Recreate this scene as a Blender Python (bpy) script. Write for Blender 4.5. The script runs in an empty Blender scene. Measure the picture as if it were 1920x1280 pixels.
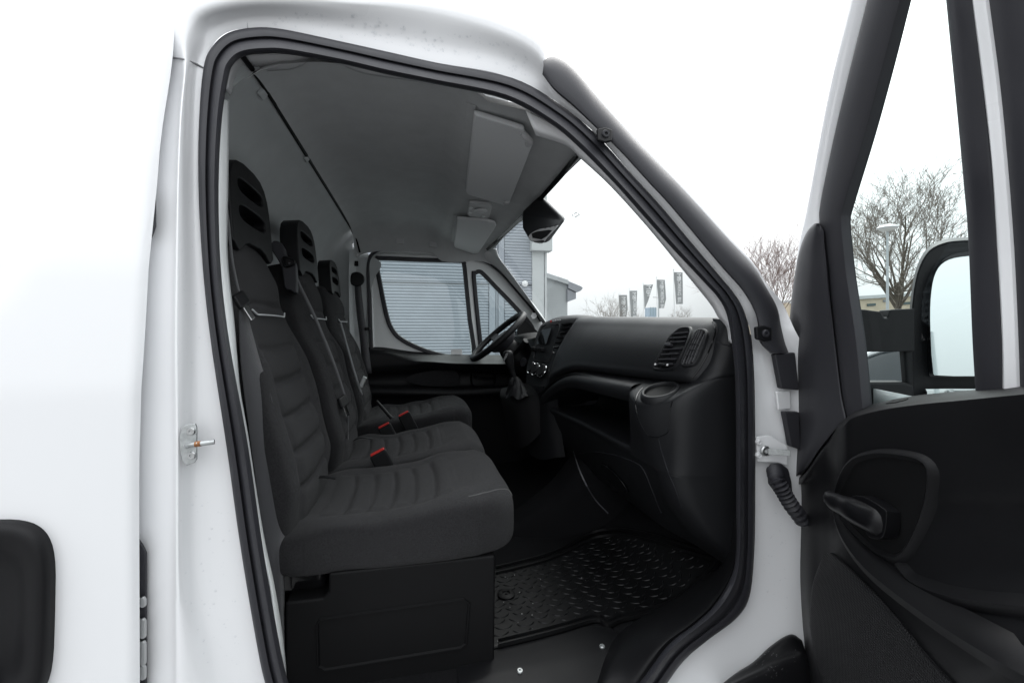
import bpy, bmesh, math, random
from mathutils import Vector, Matrix
from mathutils.bvhtree import BVHTree

random.seed(7)
SC = bpy.context.scene
COL = SC.collection

# ----------------------------------------------------------------- camera
# World frame: +X = front of the van, +Y = the van's left side, camera height = 0, ground = -1.6
CAM = Vector((0.0, -1.85, 0.0))
FPX, VH, W0, H0 = 853.0, 615.0, 1920.0, 1280.0
YAW = math.atan2(185.0, FPX)
GROUND = -1.6
FWD = Vector((math.sin(YAW), math.cos(YAW), 0))
RGT = Vector((math.cos(YAW), -math.sin(YAW), 0))
cam_data = bpy.data.cameras.new('camera')
cam_data.sensor_width = 36.0
cam_data.lens = 36.0 * FPX / W0
cam_data.shift_y = -(H0 / 2 - VH) / W0
cam_data.clip_start = 0.02
cam_data.clip_end = 3000
cam = bpy.data.objects.new('camera', cam_data)
cam.location = CAM
cam.rotation_euler = (math.radians(90), 0, -YAW)
COL.objects.link(cam)
SC.camera = cam

# ----------------------------------------------------------------- world, sun, exposure
SUN_EL, SUN_AZ = math.radians(48), math.radians(40)
world = bpy.data.worlds.new('World')
SC.world = world
world.use_nodes = True
wn, wl = world.node_tree.nodes, world.node_tree.links
wn.clear()
w_out = wn.new('ShaderNodeOutputWorld')
w_bg = wn.new('ShaderNodeBackground')
w_sky = wn.new('ShaderNodeTexSky')
w_sky.sky_type = 'NISHITA'
w_sky.sun_disc = False
w_sky.sun_elevation = SUN_EL
w_sky.sun_rotation = SUN_AZ
w_sky.dust_density = 6.0
w_sky.air_density = 1.0
w_hs = wn.new('ShaderNodeHueSaturation')
w_hs.inputs['Saturation'].default_value = 0.18
w_mix = wn.new('ShaderNodeMixRGB')                # closed overcast deck: the clear sky mostly hidden by even white cloud
w_mix.inputs[0].default_value = 0.75
w_mix.inputs[2].default_value = (9.9, 10.2, 10.5, 1)
wl.new(w_sky.outputs[0], w_hs.inputs['Color'])
wl.new(w_hs.outputs[0], w_mix.inputs[1])
# standard overcast luminance: the zenith three times as bright as the horizon
w_tc = wn.new('ShaderNodeTexCoord'); w_sep = wn.new('ShaderNodeSeparateXYZ'); w_rng = wn.new('ShaderNodeMapRange'); w_mul = wn.new('ShaderNodeVectorMath')
w_rng.inputs['From Min'].default_value = 0; w_rng.inputs['From Max'].default_value = 1
w_rng.inputs['To Min'].default_value = .56; w_rng.inputs['To Max'].default_value = 1.60
w_mul.operation = 'SCALE'
wl.new(w_tc.outputs['Generated'], w_sep.inputs[0]); wl.new(w_sep.outputs['Z'], w_rng.inputs['Value'])
wl.new(w_mix.outputs[0], w_mul.inputs[0]); wl.new(w_rng.outputs[0], w_mul.inputs['Scale'])
wl.new(w_mul.outputs[0], w_bg.inputs['Color'])
w_bg.inputs['Strength'].default_value = 0.13
wl.new(w_bg.outputs[0], w_out.inputs['Surface'])

sun_d = bpy.data.lights.new('sun', 'SUN')
sun_d.energy = 0.7
sun_d.angle = math.radians(40)
sun_d.color = (1.0, 0.97, 0.93)
sun = bpy.data.objects.new('sun', sun_d)
sdir = Vector((math.sin(SUN_AZ) * math.cos(SUN_EL), math.cos(SUN_AZ) * math.cos(SUN_EL), math.sin(SUN_EL)))
sun.rotation_euler = (-sdir).to_track_quat('-Z', 'Y').to_euler()
sun.location = sdir * 40
COL.objects.link(sun)

SC.view_settings.view_transform = 'Standard'
SC.view_settings.look = 'None'
SC.view_settings.exposure = 0.68
SC.view_settings.gamma = 1.0
SC.render.engine = 'CYCLES'
SC.cycles.use_denoising = True
SC.cycles.max_bounces = 12
SC.cycles.diffuse_bounces = 8
SC.cycles.glossy_bounces = 4
SC.cycles.transmission_bounces = 6
SC.cycles.transparent_max_bounces = 12
SC.cycles.caustics_reflective = False
SC.cycles.caustics_refractive = False
SC.cycles.sample_clamp_indirect = 6.0

# ----------------------------------------------------------------- pixel rays (photograph is 1920 x 1280)
def ray(u, v):
    return FWD + RGT * ((u - W0 / 2) / FPX) + Vector((0, 0, (VH - v) / FPX))
def P(u, v, Y):
    d = ray(u, v); return CAM + d * ((Y - CAM.y) / d.y)
def PX(u, v, X):
    d = ray(u, v); return CAM + d * ((X - CAM.x) / d.x)
def PZ(u, v, Z):
    d = ray(u, v); return CAM + d * (Z / d.z)
def PT(u, v, t):
    return CAM + ray(u, v) * t
def PPL(u, v, p0, n):
    d = ray(u, v); return CAM + d * ((p0 - CAM).dot(n) / d.dot(n))
def lerp(a, b, t): return a + (b - a) * t
def sstep(a, b, x):
    t = max(0.0, min(1.0, (x - a) / (b - a))); return t * t * (3 - 2 * t)
def tab(x, pts):
    if x <= pts[0][0]: return pts[0][1]
    for (a, fa), (b, fb) in zip(pts, pts[1:]):
        if x <= b: return fa + (fb - fa) * (x - a) / (b - a)
    return pts[-1][1]
def yo(z):      # outer skin of the van's right side (negative y)
    return tab(z, [(-2, -.985), (-.9, -1.0), (-.1, -1.0), (.1, -.985), (.3, -.955), (.45, -.92), (.6, -.885), (.75, -.845)])
def PS(u, v, off):  # pixel on the (curved) right body side, off metres inside the skin
    z = (VH - v) / FPX * .9
    for _ in range(12):
        p = P(u, v, yo(z) + off); z = p.z
    return p

# ----------------------------------------------------------------- materials
MATS = {}
def mat(name, col, rough=.5, metal=0.0, spec=.5, coat=0.0, bump=None, var=None, trans=0.0, ior=1.45, alpha=None, emit=None, sheen=0.0, rvar=None):
    """bump=(scale,strength,distance,kind) var=(scale,amount) mottles the base colour, rvar=(scale,lo,hi) varies gloss."""
    m = bpy.data.materials.new(name); m.use_nodes = True
    nt = m.node_tree; n, l = nt.nodes, nt.links
    b = n['Principled BSDF']
    b.inputs['Base Color'].default_value = (*col, 1)
    b.inputs['Roughness'].default_value = rough
    b.inputs['Metallic'].default_value = metal
    b.inputs['Specular IOR Level'].default_value = spec
    b.inputs['Coat Weight'].default_value = coat
    b.inputs['Coat Roughness'].default_value = .04
    b.inputs['Transmission Weight'].default_value = trans
    b.inputs['IOR'].default_value = ior
    b.inputs['Sheen Weight'].default_value = sheen
    if emit:
        b.inputs['Emission Color'].default_value = (*emit[0], 1); b.inputs['Emission Strength'].default_value = emit[1]
    tc = n.new('ShaderNodeTexCoord')
    if bump:
        sc_, st, di, kind = bump
        if kind == 'noise':
            t = n.new('ShaderNodeTexNoise'); t.inputs['Scale'].default_value = sc_; t.inputs['Detail'].default_value = 3
            outp = t.outputs['Fac']
        elif kind == 'voronoi':
            t = n.new('ShaderNodeTexVoronoi'); t.inputs['Scale'].default_value = sc_
            outp = t.outputs['Distance']
        elif kind == 'weave':
            t = n.new('ShaderNodeTexWave'); t.wave_type = 'BANDS'; t.bands_direction = 'DIAGONAL'
            t.inputs['Scale'].default_value = sc_; t.inputs['Distortion'].default_value = 1.0; t.inputs['Detail Scale'].default_value = 4
            t2 = n.new('ShaderNodeTexNoise'); t2.inputs['Scale'].default_value = sc_ * 2.2; t2.inputs['Detail'].default_value = 2
            mx = n.new('ShaderNodeMixRGB'); mx.blend_type = 'MULTIPLY'; mx.inputs[0].default_value = .8
            l.new(tc.outputs['Object'], t2.inputs['Vector'])
            l.new(t.outputs['Fac'], mx.inputs[1]); l.new(t2.outputs['Fac'], mx.inputs[2])
            outp = mx.outputs[0]
        l.new(tc.outputs['Object'], t.inputs['Vector'])
        bp = n.new('ShaderNodeBump'); bp.inputs['Strength'].default_value = st; bp.inputs['Distance'].default_value = di
        l.new(outp, bp.inputs['Height']); l.new(bp.outputs[0], b.inputs['Normal'])
    if var:
        t = n.new('ShaderNodeTexNoise'); t.inputs['Scale'].default_value = var[0]; t.inputs['Detail'].default_value = 5
        t.inputs['Roughness'].default_value = .65
        l.new(tc.outputs['Object'], t.inputs['Vector'])
        r = n.new('ShaderNodeValToRGB')
        k = var[1]
        r.color_ramp.elements[0].position = .3; r.color_ramp.elements[1].position = .7
        r.color_ramp.elements[0].color = (*[c * (1 - k) for c in col], 1)
        r.color_ramp.elements[1].color = (*[min(1, c * (1 + k)) for c in col], 1)
        l.new(t.outputs['Fac'], r.inputs[0]); l.new(r.outputs[0], b.inputs['Base Color'])
    if rvar:
        t = n.new('ShaderNodeTexNoise'); t.inputs['Scale'].default_value = rvar[0]; t.inputs['Detail'].default_value = 4
        l.new(tc.outputs['Object'], t.inputs['Vector'])
        r = n.new('ShaderNodeMapRange'); r.inputs['From Min'].default_value = .3; r.inputs['From Max'].default_value = .7
        r.inputs['To Min'].default_value = rvar[1]; r.inputs['To Max'].default_value = rvar[2]
        l.new(t.outputs['Fac'], r.inputs['Value']); l.new(r.outputs[0], b.inputs['Roughness'])
    MATS[name] = m
    return m
def glass_mat(name, tint, r0=.05, rough=0.0):
    """thin pane: tinted transparency + Schlick reflection (the same from both sides)"""
    m = bpy.data.materials.new(name); m.use_nodes = True
    n, l = m.node_tree.nodes, m.node_tree.links
    n.clear()
    o = n.new('ShaderNodeOutputMaterial'); mx = n.new('ShaderNodeMixShader'); tr = n.new('ShaderNodeBsdfTransparent')
    gl = n.new('ShaderNodeBsdfGlossy'); lw = n.new('ShaderNodeLayerWeight'); lw.inputs['Blend'].default_value = .5
    pw = n.new('ShaderNodeMath'); pw.operation = 'POWER'; pw.inputs[1].default_value = 5
    mr = n.new('ShaderNodeMapRange'); mr.inputs['To Min'].default_value = r0; mr.inputs['To Max'].default_value = 1.0
    tr.inputs['Color'].default_value = (*tint, 1); gl.inputs['Roughness'].default_value = rough
    gl.inputs['Color'].default_value = (1, 1, 1, 1)
    l.new(lw.outputs['Facing'], pw.inputs[0]); l.new(pw.outputs[0], mr.inputs['Value'])
    l.new(mr.outputs[0], mx.inputs[0]); l.new(tr.outputs[0], mx.inputs[1]); l.new(gl.outputs[0], mx.inputs[2])
    l.new(mx.outputs[0], o.inputs['Surface'])
    MATS[name] = m
    return m

mat('white_paint', (.82, .825, .835), .30, coat=.7, rvar=(3, .26, .38))
mat('inner_paint', (.80, .82, .82), .4, coat=.3)
mat('black_plastic', (.0072, .0072, .0082), .45, spec=.27, bump=(900, .25, .0006, 'noise'), rvar=(5, .42, .56))
mat('dash_plastic', (.012, .0125, .014), .46, spec=.34, bump=(1100, .35, .0006, 'noise'), rvar=(4, .4, .52))
mat('dark_plastic', (.006, .006, .0065), .6, spec=.2, bump=(800, .2, .0005, 'noise'))
mat('gloss_black', (.008, .008, .009), .12, spec=.5)
mat('trim_plastic', (.033, .033, .038), .55, spec=.4, bump=(700, .3, .0006, 'noise'), rvar=(6, .45, .62))
mat('rubber', (.026, .026, .031), .5, spec=.45, bump=(300, .12, .0008, 'noise'), rvar=(9, .38, .58))
mat('fabric', (.024, .0235, .0255), .95, spec=.15, sheen=.12, bump=(420, 1.0, .0012, 'weave'), var=(330, .5))
mat('fabric_mesh', (.026, .026, .027), .95, spec=.15, sheen=.15, bump=(520, 1.0, .0012, 'weave'), var=(90, .3))
mat('webbing', (.055, .055, .060), .55, spec=.5, sheen=.2, bump=(700, .5, .0006, 'weave'))
mat('headliner_cloth', (.55, .56, .565), .95, spec=.1, bump=(500, .3, .0008, 'noise'), var=(14, .05))
mat('partition_plastic', (.54, .56, .565), .7, spec=.3, bump=(300, .2, .0008, 'noise'), var=(10, .05))
mat('grey_plastic', (.60, .60, .61), .55, spec=.4, bump=(600, .2, .0006, 'noise'))
mat('pillar_grey', (.72, .72, .73), .55, spec=.4, bump=(600, .2, .0006, 'noise'))
mat('visor_cloth', (.76, .77, .78), .8, spec=.2, bump=(500, .25, .0008, 'noise'))
mat('piping_grey', (.55, .56, .57), .5)
mat('stitch_grey', (.13, .13, .13), .8)
mat('red_plastic', (.55, .03, .025), .4)
mat('seam_dark', (.22, .22, .23), .6)
mat('steel', (.55, .56, .56), .32, metal=1.0, rvar=(40, .25, .5))
mat('zinc', (.50, .52, .52), .45, metal=.9, rvar=(60, .35, .6), var=(70, .25))
mat('rust', (.28, .12, .045), .8, var=(200, .5))
mat('chrome', (.8, .8, .8), .12, metal=1.0)
mat('white_print', (.75, .75, .75), .6)
mat('tread_rubber', (.006, .006, .007), .45, spec=.32)
mat('mat_rubber', (.0045, .0045, .005), .55, spec=.25, bump=(250, .15, .0008, 'noise'), rvar=(12, .42, .6))
mat('satin_black', (.006, .006, .007), .33, spec=.3)
mat('carpet', (.012, .012, .013), .98, spec=.05, bump=(500, 1.0, .002, 'noise'))
mat('screen_glass', (.01, .011, .012), .06, spec=.6)
mat('mirror_glass', (.86, .90, .90), .02, metal=1.0)
mat('dust_white', (.6, .6, .6), .9)
glass_mat('windscreen_glass', (.93, .96, .955), .03)
glass_mat('side_glass', (.80, .885, .875), .06)
glass_mat('water', (.95, .955, .96), .05)
glass_mat('door_glass', (.83, .91, .90), .02)

# ----------------------------------------------------------------- mesh helpers
def link(o, parent=None):
    COL.objects.link(o)
    while parent is not None and parent.parent is not None and parent.parent.parent is not None:
        parent = parent.parent          # never deeper than thing > part > sub-part
    if parent is not None:
        o.parent = parent
        base = parent
        t = Vector((0, 0, 0))
        while base is not None:
            t += base.location; base = base.parent
        o.location = o.location - t
    return o
def mk(name, verts, faces, m, parent=None, smooth=True, sharp=38, solid=None, bevel=None, flip=False, weld=0.0, recalc=False):
    me = bpy.data.meshes.new(name)
    me.from_pydata([tuple(v) for v in verts], [], faces)
    if weld or recalc or flip:
        b = bmesh.new(); b.from_mesh(me)
        if weld: bmesh.ops.remove_doubles(b, verts=b.verts, dist=weld)
        if recalc: bmesh.ops.recalc_face_normals(b, faces=b.faces)
        if flip: bmesh.ops.reverse_faces(b, faces=b.faces)
        b.to_mesh(me); b.free()
    me.update()
    if smooth:
        me.shade_smooth()
        if sharp: me.set_sharp_from_angle(angle=math.radians(sharp))
    me.materials.append(MATS[m])
    o = bpy.data.objects.new(name, me)
    link(o, parent)
    if solid:
        s = o.modifiers.new('solidify', 'SOLIDIFY'); s.thickness = solid; s.offset = -1
    if bevel:
        s = o.modifiers.new('bevel', 'BEVEL'); s.width = bevel[0]; s.segments = bevel[1]; s.limit_method = 'ANGLE'
        s.angle_limit = math.radians(35); s.harden_normals = True
    return o
class MB:
    def __init__(s): s.v = []; s.f = []
    def add(s, verts, faces):
        k = len(s.v); s.v += [Vector(x) for x in verts]; s.f += [tuple(i + k for i in f) for f in faces]
    def box(s, c, sz, rot=None):
        c = Vector(c); R = rot or Matrix.Identity(3)
        vs = [c + R @ Vector((sx * sz[0] / 2, sy * sz[1] / 2, sz_ * sz[2] / 2)) for sx in (-1, 1) for sy in (-1, 1) for sz_ in (-1, 1)]
        s.add(vs, [(0, 1, 3, 2), (4, 6, 7, 5), (0, 4, 5, 1), (2, 3, 7, 6), (0, 2, 6, 4), (1, 5, 7, 3)])
    def build(s, name, m, parent=None, **k): return mk(name, s.v, s.f, m, parent, **k)
def crom(pts, n, closed=False):
    """Catmull-Rom through pts, n samples per span."""
    out = []; N = len(pts)
    spans = N if closed else N - 1
    for i in range(spans):
        if closed: a, b, c, d = pts[(i - 1) % N], pts[i], pts[(i + 1) % N], pts[(i + 2) % N]
        else:
            b, c = pts[i], pts[i + 1]
            a = pts[i - 1] if i else b * 2 - c
            d = pts[i + 2] if i + 2 < N else c * 2 - b
        for k in range(n):
            t = k / n
            out.append(.5 * ((2 * b) + (c - a) * t + (2 * a - 5 * b + 4 * c - d) * t * t + (3 * b - a - 3 * c + d) * t ** 3))
    if not closed: out.append(pts[-1].copy())
    return out
def grid_faces(nr, nc, close_c=False, close_r=False):
    f = []
    for i in range(nr - (0 if close_r else 1)):
        for j in range(nc - (0 if close_c else 1)):
            a = i * nc + j; b = i * nc + (j + 1) % nc
            c = ((i + 1) % nr) * nc + (j + 1) % nc; d = ((i + 1) % nr) * nc + j
            f.append((a, b, c, d))
    return f
def patch(name, rows, m, parent=None, k=6, kr=None, solid=None, close_c=False, lin_r=False, lin_c=False, **kw):
    """smooth surface through a grid of control points"""
    kr = kr or k
    def lin(p, n):
        o = []
        for a, b in zip(p, p[1:]):
            o += [a + (b - a) * (i / n) for i in range(n)]
        return o + [p[-1].copy()]
    R = [(lin(r, k) if lin_c else crom(r, k, close_c)) for r in rows]
    cols = [[R[i][j] for i in range(len(R))] for j in range(len(R[0]))]
    Cc = [(lin(c, kr) if lin_r else crom(c, kr)) for c in cols]
    nr, nc = len(Cc[0]), len(Cc)
    verts = [Cc[j][i] for i in range(nr) for j in range(nc)]
    return mk(name, verts, grid_faces(nr, nc, close_c), m, parent, solid=solid, **kw)
def sweep(name, path, prof, m, parent=None, closed=False, up=Vector((0, -1, 0)), close_prof=True, cap=True, scale=None, **kw):
    """sweep a 2-D profile (n,b) along path; b along up, n = tangent x up"""
    N = len(path); verts = []
    for i, p in enumerate(path):
        a = path[(i - 1) % N] if (closed or i) else p
        c = path[(i + 1) % N] if (closed or i < N - 1) else p
        T = (c - a).normalized()
        nn = T.cross(up).normalized(); bb = nn.cross(T).normalized()
        s = scale(i / (N - 1)) if scale else 1
        for (x, y) in prof: verts.append(p + nn * x * s + bb * y * s)
    f = grid_faces(N, len(prof), close_prof, closed)
    if cap and not closed and close_prof:
        f.append(tuple(range(len(prof) - 1, -1, -1))); f.append(tuple((N - 1) * len(prof) + j for j in range(len(prof))))
    return mk(name, verts, f, m, parent, **kw)
def circ(r, n=10): return [(r * math.cos(2 * math.pi * i / n), r * math.sin(2 * math.pi * i / n)) for i in range(n)]
def tube_data(path, radii, n=8, closed=False):
    N = len(path); verts = []
    ref = Vector((.31, .2, .93))
    for i, p in enumerate(path):
        a = path[(i - 1) % N] if (closed or i) else p
        c = path[(i + 1) % N] if (closed or i < N - 1) else p
        T = (c - a).normalized(); x = T.cross(ref).normalized(); y = T.cross(x)
        r = radii if not isinstance(radii, (list, tuple)) else radii[i]
        for k in range(n):
            t = 2 * math.pi * k / n
            verts.append(p + x * r * math.cos(t) + y * r * math.sin(t))
    f = grid_faces(N, n, True, closed)
    if not closed: f += [tuple(range(n - 1, -1, -1)), tuple((N - 1) * n + k for k in range(n))]
    return verts, f
def tube(name, path, r, m, parent=None, n=8, closed=False, **kw):
    v, f = tube_data(path, r, n, closed); return mk(name, v, f, m, parent, **kw)
def plate(name, outer, m, parent=None, holes=(), thick=.01, dirn=None, bevel=None, **kw):
    """flat-ish sheet bounded by a loop, with holes, extruded along dirn"""
    b = bmesh.new(); edges = []
    for loop in [outer, *holes]:
        vs = [b.verts.new(p) for p in loop]
        edges += [b.edges.new((vs[i], vs[(i + 1) % len(vs)])) for i in range(len(vs))]
    nrm = Vector((0, 0, 0))
    for i in range(len(outer)): nrm += (outer[i] - outer[0]).cross(outer[(i + 1) % len(outer)] - outer[0])
    nrm.normalize()
    if dirn is None: dirn = nrm
    if not holes:
        b.faces.new(list(b.verts)[:len(outer)])
    else:
        bmesh.ops.triangle_fill(b, use_beauty=True, use_dissolve=False, edges=edges, normal=nrm)
    if thick:
        g = bmesh.ops.extrude_face_region(b, geom=list(b.faces))
        bmesh.ops.translate(b, verts=[x for x in g['geom'] if isinstance(x, bmesh.types.BMVert)], vec=dirn.normalized() * thick)
    bmesh.ops.recalc_face_normals(b, faces=b.faces)
    me = bpy.data.meshes.new(name); b.to_mesh(me); b.free()
    me.shade_smooth(); me.set_sharp_from_angle(angle=math.radians(35))
    me.materials.append(MATS[m])
    o = bpy.data.objects.new(name, me); link(o, parent)
    if bevel:
        s = o.modifiers.new('bevel', 'BEVEL'); s.width = bevel[0]; s.segments = bevel[1]; s.limit_method = 'ANGLE'
        s.angle_limit = math.radians(35); s.harden_normals = True
    return o
def rrect(cx, cy, w, h, r, n=5):
    """rounded rectangle loop, 2-D"""
    out = []
    for (sx, sy, a0) in ((1, 1, 0), (-1, 1, 90), (-1, -1, 180), (1, -1, 270)):
        for i in range(n + 1):
            a = math.radians(a0 + 90 * i / n)
            out.append((cx + sx * (w / 2 - r) + r * math.cos(a), cy + sy * (h / 2 - r) + r * math.sin(a)))
    return out
def inset(loop, d):
    c = sum(loop, Vector()) / len(loop)
    return [p + (c - p).normalized() * d for p in loop]
def rcyl(name, p0, p1, r0, r1, m, parent=None, n=24, **kw):
    return tube(name, [p0, p1], [r0, r1], m, parent, n=n, **kw)
def lathe(name, origin, axis, prof, m, parent=None, n=28, **kw):
    """prof: list of (radius, height along axis)"""
    axis = axis.normalized(); x = axis.orthogonal().normalized(); y = axis.cross(x)
    v = []
    for (r, h) in prof:
        for k in range(n):
            t = 2 * math.pi * k / n
            v.append(origin + axis * h + (x * math.cos(t) + y * math.sin(t)) * r)
    return mk(name, v, grid_faces(len(prof), n, True), m, parent, **kw)
def bvh(o):
    me = o.data
    off = Vector((0, 0, 0)); b = o
    while b is not None: off += b.location; b = b.parent
    return BVHTree.FromPolygons([v.co + off for v in me.vertices], [tuple(p.vertices) for p in me.polygons])
def hit(tree, u, v):
    d = ray(u, v).normalized()
    loc, n, i, dist = tree.ray_cast(CAM, d)
    if loc is None: return None, None
    if n.dot(d) > 0: n = -n
    return loc, n
def empty(name, loc, label=None, cat=None, group=None):
    o = bpy.data.objects.new(name, None); o.empty_display_size = .2; o.location = loc; COL.objects.link(o)
    if label: o['label'] = label; o['category'] = cat
    if group: o['group'] = group
    return o
def tag(o, label, cat, group=None):
    o['label'] = label; o['category'] = cat
    if group: o['group'] = group
    return o
def text_mesh(name, s, size, M, m, parent=None, depth=.0004):
    cu = bpy.data.curves.new(name, 'FONT'); cu.body = s; cu.size = size; cu.extrude = depth
    cu.align_x = 'CENTER'; cu.align_y = 'CENTER'
    o = bpy.data.objects.new(name, cu); COL.objects.link(o)
    dg = bpy.context.evaluated_depsgraph_get()
    me = bpy.data.meshes.new_from_object(o.evaluated_get(dg))
    bpy.data.objects.remove(o); bpy.data.curves.remove(cu)
    me.transform(M); me.materials.clear(); me.materials.append(MATS[m])
    o = bpy.data.objects.new(name, me)
    return link(o, parent)
def frame(o, x, y, z=None):
    """4x4 with origin o and axes x,y"""
    x = x.normalized(); z = (z or x.cross(y)).normalized(); y = z.cross(x).normalized()
    M = Matrix((x, y, z)).transposed().to_4x4(); M.translation = o
    return M
# ================================================================= the van: one thing, all fixed pieces are its parts
van = empty('panel_van', (0, 0, GROUND), 'white panel van with its passenger door standing open, black cab inside', 'van')

# ---- sliding side panel at the left edge of the picture
PF = [(330, -60), (325, 0), (318, 110), (300, 230), (290, 330), (275, 480), (265, 640), (257, 800), (255, 900), (256, 1280), (257, 1500)]
pf = crom([PS(u, v, 0) for u, v in PF], 8)
def panel_front_x(z):
    pts = [(p.z, p.x) for p in reversed(pf)]
    return tab(z, pts)
sw = crom([PS(u, v, 0) for u, v in [(190, -140), (172, 0), (150, 130), (112, 330), (62, 470), (0, 552), (-120, 620), (-300, 660), (-900, 690)]], 10)
sw2 = [(p.x, p.z) for p in sw]
def swage(x, z):
    best = 9; sgn = 1
    for (a, b), (c, d) in zip(sw2, sw2[1:]):
        ex, ez = c - a, d - b; L = ex * ex + ez * ez
        t = max(0, min(1, ((x - a) * ex + (z - b) * ez) / L))
        qx, qz = x - a - ex * t, z - b - ez * t
        dd = math.hypot(qx, qz)
        if dd < best: best = dd; sgn = 1 if ex * qz - ez * qx > 0 else -1
    return sgn * best
zs = [-1.3 + 2.1 * i / 110 for i in range(111)]
rows = []
for z in zs:
    xf = panel_front_x(z); r = []
    y0 = yo(z)
    r.append(Vector((xf - .020, y0 + .030, z))); r.append(Vector((xf - .006, y0 + .012, z)))
    r.append(Vector((xf - .0012, y0 + .004, z))); r.append(Vector((xf - .004, y0 + .0008, z)))
    for k in range(1, 61):
        x = xf - .004 - .32 * k / 60
        r.append(Vector((x, y0 - .006 * (1 / (1 + math.exp(-swage(x, z) / .008)) - .5), z)))
    for k in range(1, 8):
        x = xf - .324 - 2.6 * k / 7
        r.append(Vector((x, y0 - .006 * (1 / (1 + math.exp(-max(-.5, min(.5, swage(x, z))) / .008)) - .5), z)))
    rows.append(r)
nr, nc = len(rows), len(rows[0])
side_panel = mk('side_panel', [p for r in rows for p in r], grid_faces(nr, nc), 'white_paint', van, solid=.004)

# pull handle of the sliding panel: black moulded cup with a grip bar
T = bvh(side_panel)
def ph(u, v, off=0):
    l, n = hit(T, u, v)
    if l is None: l = PS(u, v, 0)
    return Vector((l.x, yo(l.z) - off, l.z))
hc = P(20, 1150, -1.0); hw, hh = .125, .150
def hloop(s, off, e=4.5, n=56, sx=1):
    out = []
    for i in range(n):
        t = 2 * math.pi * i / n
        c, d = math.cos(t), math.sin(t)
        x = hc.x + hw * s * sx * math.copysign(abs(c) ** (2 / e), c); z = hc.z + hh * s * math.copysign(abs(d) ** (2 / e), d)
        out.append(Vector((x + .02 * (z - hc.z) * (1 if c > 0 else 0), yo(z) - off, z)))
    return out
hc.x = P(110, 1120, -1.0).x - hw
loops = [hloop(1.0, -.002), hloop(1.0, .016), hloop(.985, .025), hloop(.95, .029), hloop(.90, .0285), hloop(.82, .026), hloop(.74, .020), hloop(.66, .014), hloop(.58, .010), hloop(.2, .009), hloop(.01, .009)]
hd = mk('pull_handle', [p for l in loops for p in l], grid_faces(len(loops), len(loops[0]), True), 'black_plastic', van, sharp=50)
gp = crom([Vector((hc.x + .055, yo(hc.z) - .012, hc.z - .115)), Vector((hc.x + .03, yo(hc.z) - .026, hc.z - .09)), Vector((hc.x - .02, yo(hc.z) - .028, hc.z - .085)), Vector((hc.x - .08, yo(hc.z) - .02, hc.z - .09))], 6)
sweep('grip', gp, [(.016 * math.cos(a), .010 * math.sin(a)) for a in [i * math.pi / 6 for i in range(12)]], 'trim_plastic', hd, up=Vector((0, -1, 0)))

# ---- pillar and aperture surround, lofted round the door opening: columns (seal edge, .., outer edge)
SURR = []
for v, e, c, r, va, s in [(1345, 235, 315, 345, 440, 520), (1280, 235, 315, 343, 420, 497), (1200, 235, 315, 340, 400, 480), (1120, 236, 315, 336, 378, 467),
                          (1020, 238, 315, 334, 365, 450), (840, 240, 315, 334, 365, 425), (640, 245, 315, 332, 365, 395), (500, 255, 318, 333, 360, 380),
                          (350, 270, 322, 335, 356, 372), (220, 285, 328, 340, 358, 375), (135, 300, 335, 348, 364, 381)]:
    SURR.append([PS(s, v, .050), PS(va, v, .042), PS(r, v, .012), PS(c, v, .024), PS(e, v, .040)])
for pts in [[(396, 90), (376, 88), (352, 78), (335, 60), (302, 25)], [(425, 62), (398, 48), (372, 30), (350, 5), (318, -60)], [(475, 52), (458, 32), (445, 8), (440, -20), (430, -90)],
            [(530, 55), (535, 32), (540, 5), (545, -20), (550, -80)], [(640, 78), (642, 48), (645, 14), (648, -2), (652, -40)],
            [(720, 96), (722, 62), (727, 22), (730, 8), (735, -6)], [(820, 118), (824, 82), (830, 38), (835, 22), (840, 10)],
            [(930, 137), (932, 102), (935, 66), (938, 50), (940, 38)], [(1000, 166), (1004, 138), (1008, 106), (1010, 92), (1012, 82)],
            [(1050, 196), (1047, 184), (1046, 172), (1046, 162), (1047, 152)]]:
    offs = (.056, .044, .012, .003, -.0) if pts[0][0] < 1049 else (.055, .05, .045, .045, .05)
    SURR.append([PS(u, v, o) for (u, v), o in zip(pts, offs)])
for (s, o) in [((1118, 252), (1165, 240)), ((1181, 323), (1230, 305)), ((1237, 384), (1290, 368)), ((1284, 440), (1340, 425)), ((1350, 518), (1410, 500)), ((1375, 548), (1440, 535)), ((1394, 580), (1468, 570)),
               ((1408, 628), (1490, 618)), ((1414, 700), (1525, 690)), ((1416, 800), (1530, 790)), ((1416, 950), (1540, 950)), ((1414, 1040), (1550, 1050)),
               ((1405, 1119), (1550, 1140)), ((1379, 1160), (1530, 1220)), ((1330, 1197), (1480, 1280)), ((1285, 1235), (1420, 1330)), ((1251, 1280), (1370, 1360)), ((1210, 1345), (1320, 1410))]:
    col = []
    lowp = s[1] > 600
    for k, off in zip((0, .3, .55, .8, 1), (.052, .040, .028, .016, .004) if lowp else (.040, .026, .022, .034, .05)):
        col.append(PS(lerp(s[0], o[0], k), lerp(s[1], o[1], k), off))
    SURR.append(col)
surround = patch('door_surround', SURR, 'white_paint', van, k=5, kr=5)
TS = bvh(surround)
seam = [hit(TS, u, v) for u, v in [(310, 108), (325, 109), (345, 112), (365, 119), (381, 128)]]
tube('panel_seam', crom([l + n * .0004 for l, n in seam if l], 5), .0016, 'seam_dark', surround, n=6)

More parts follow.
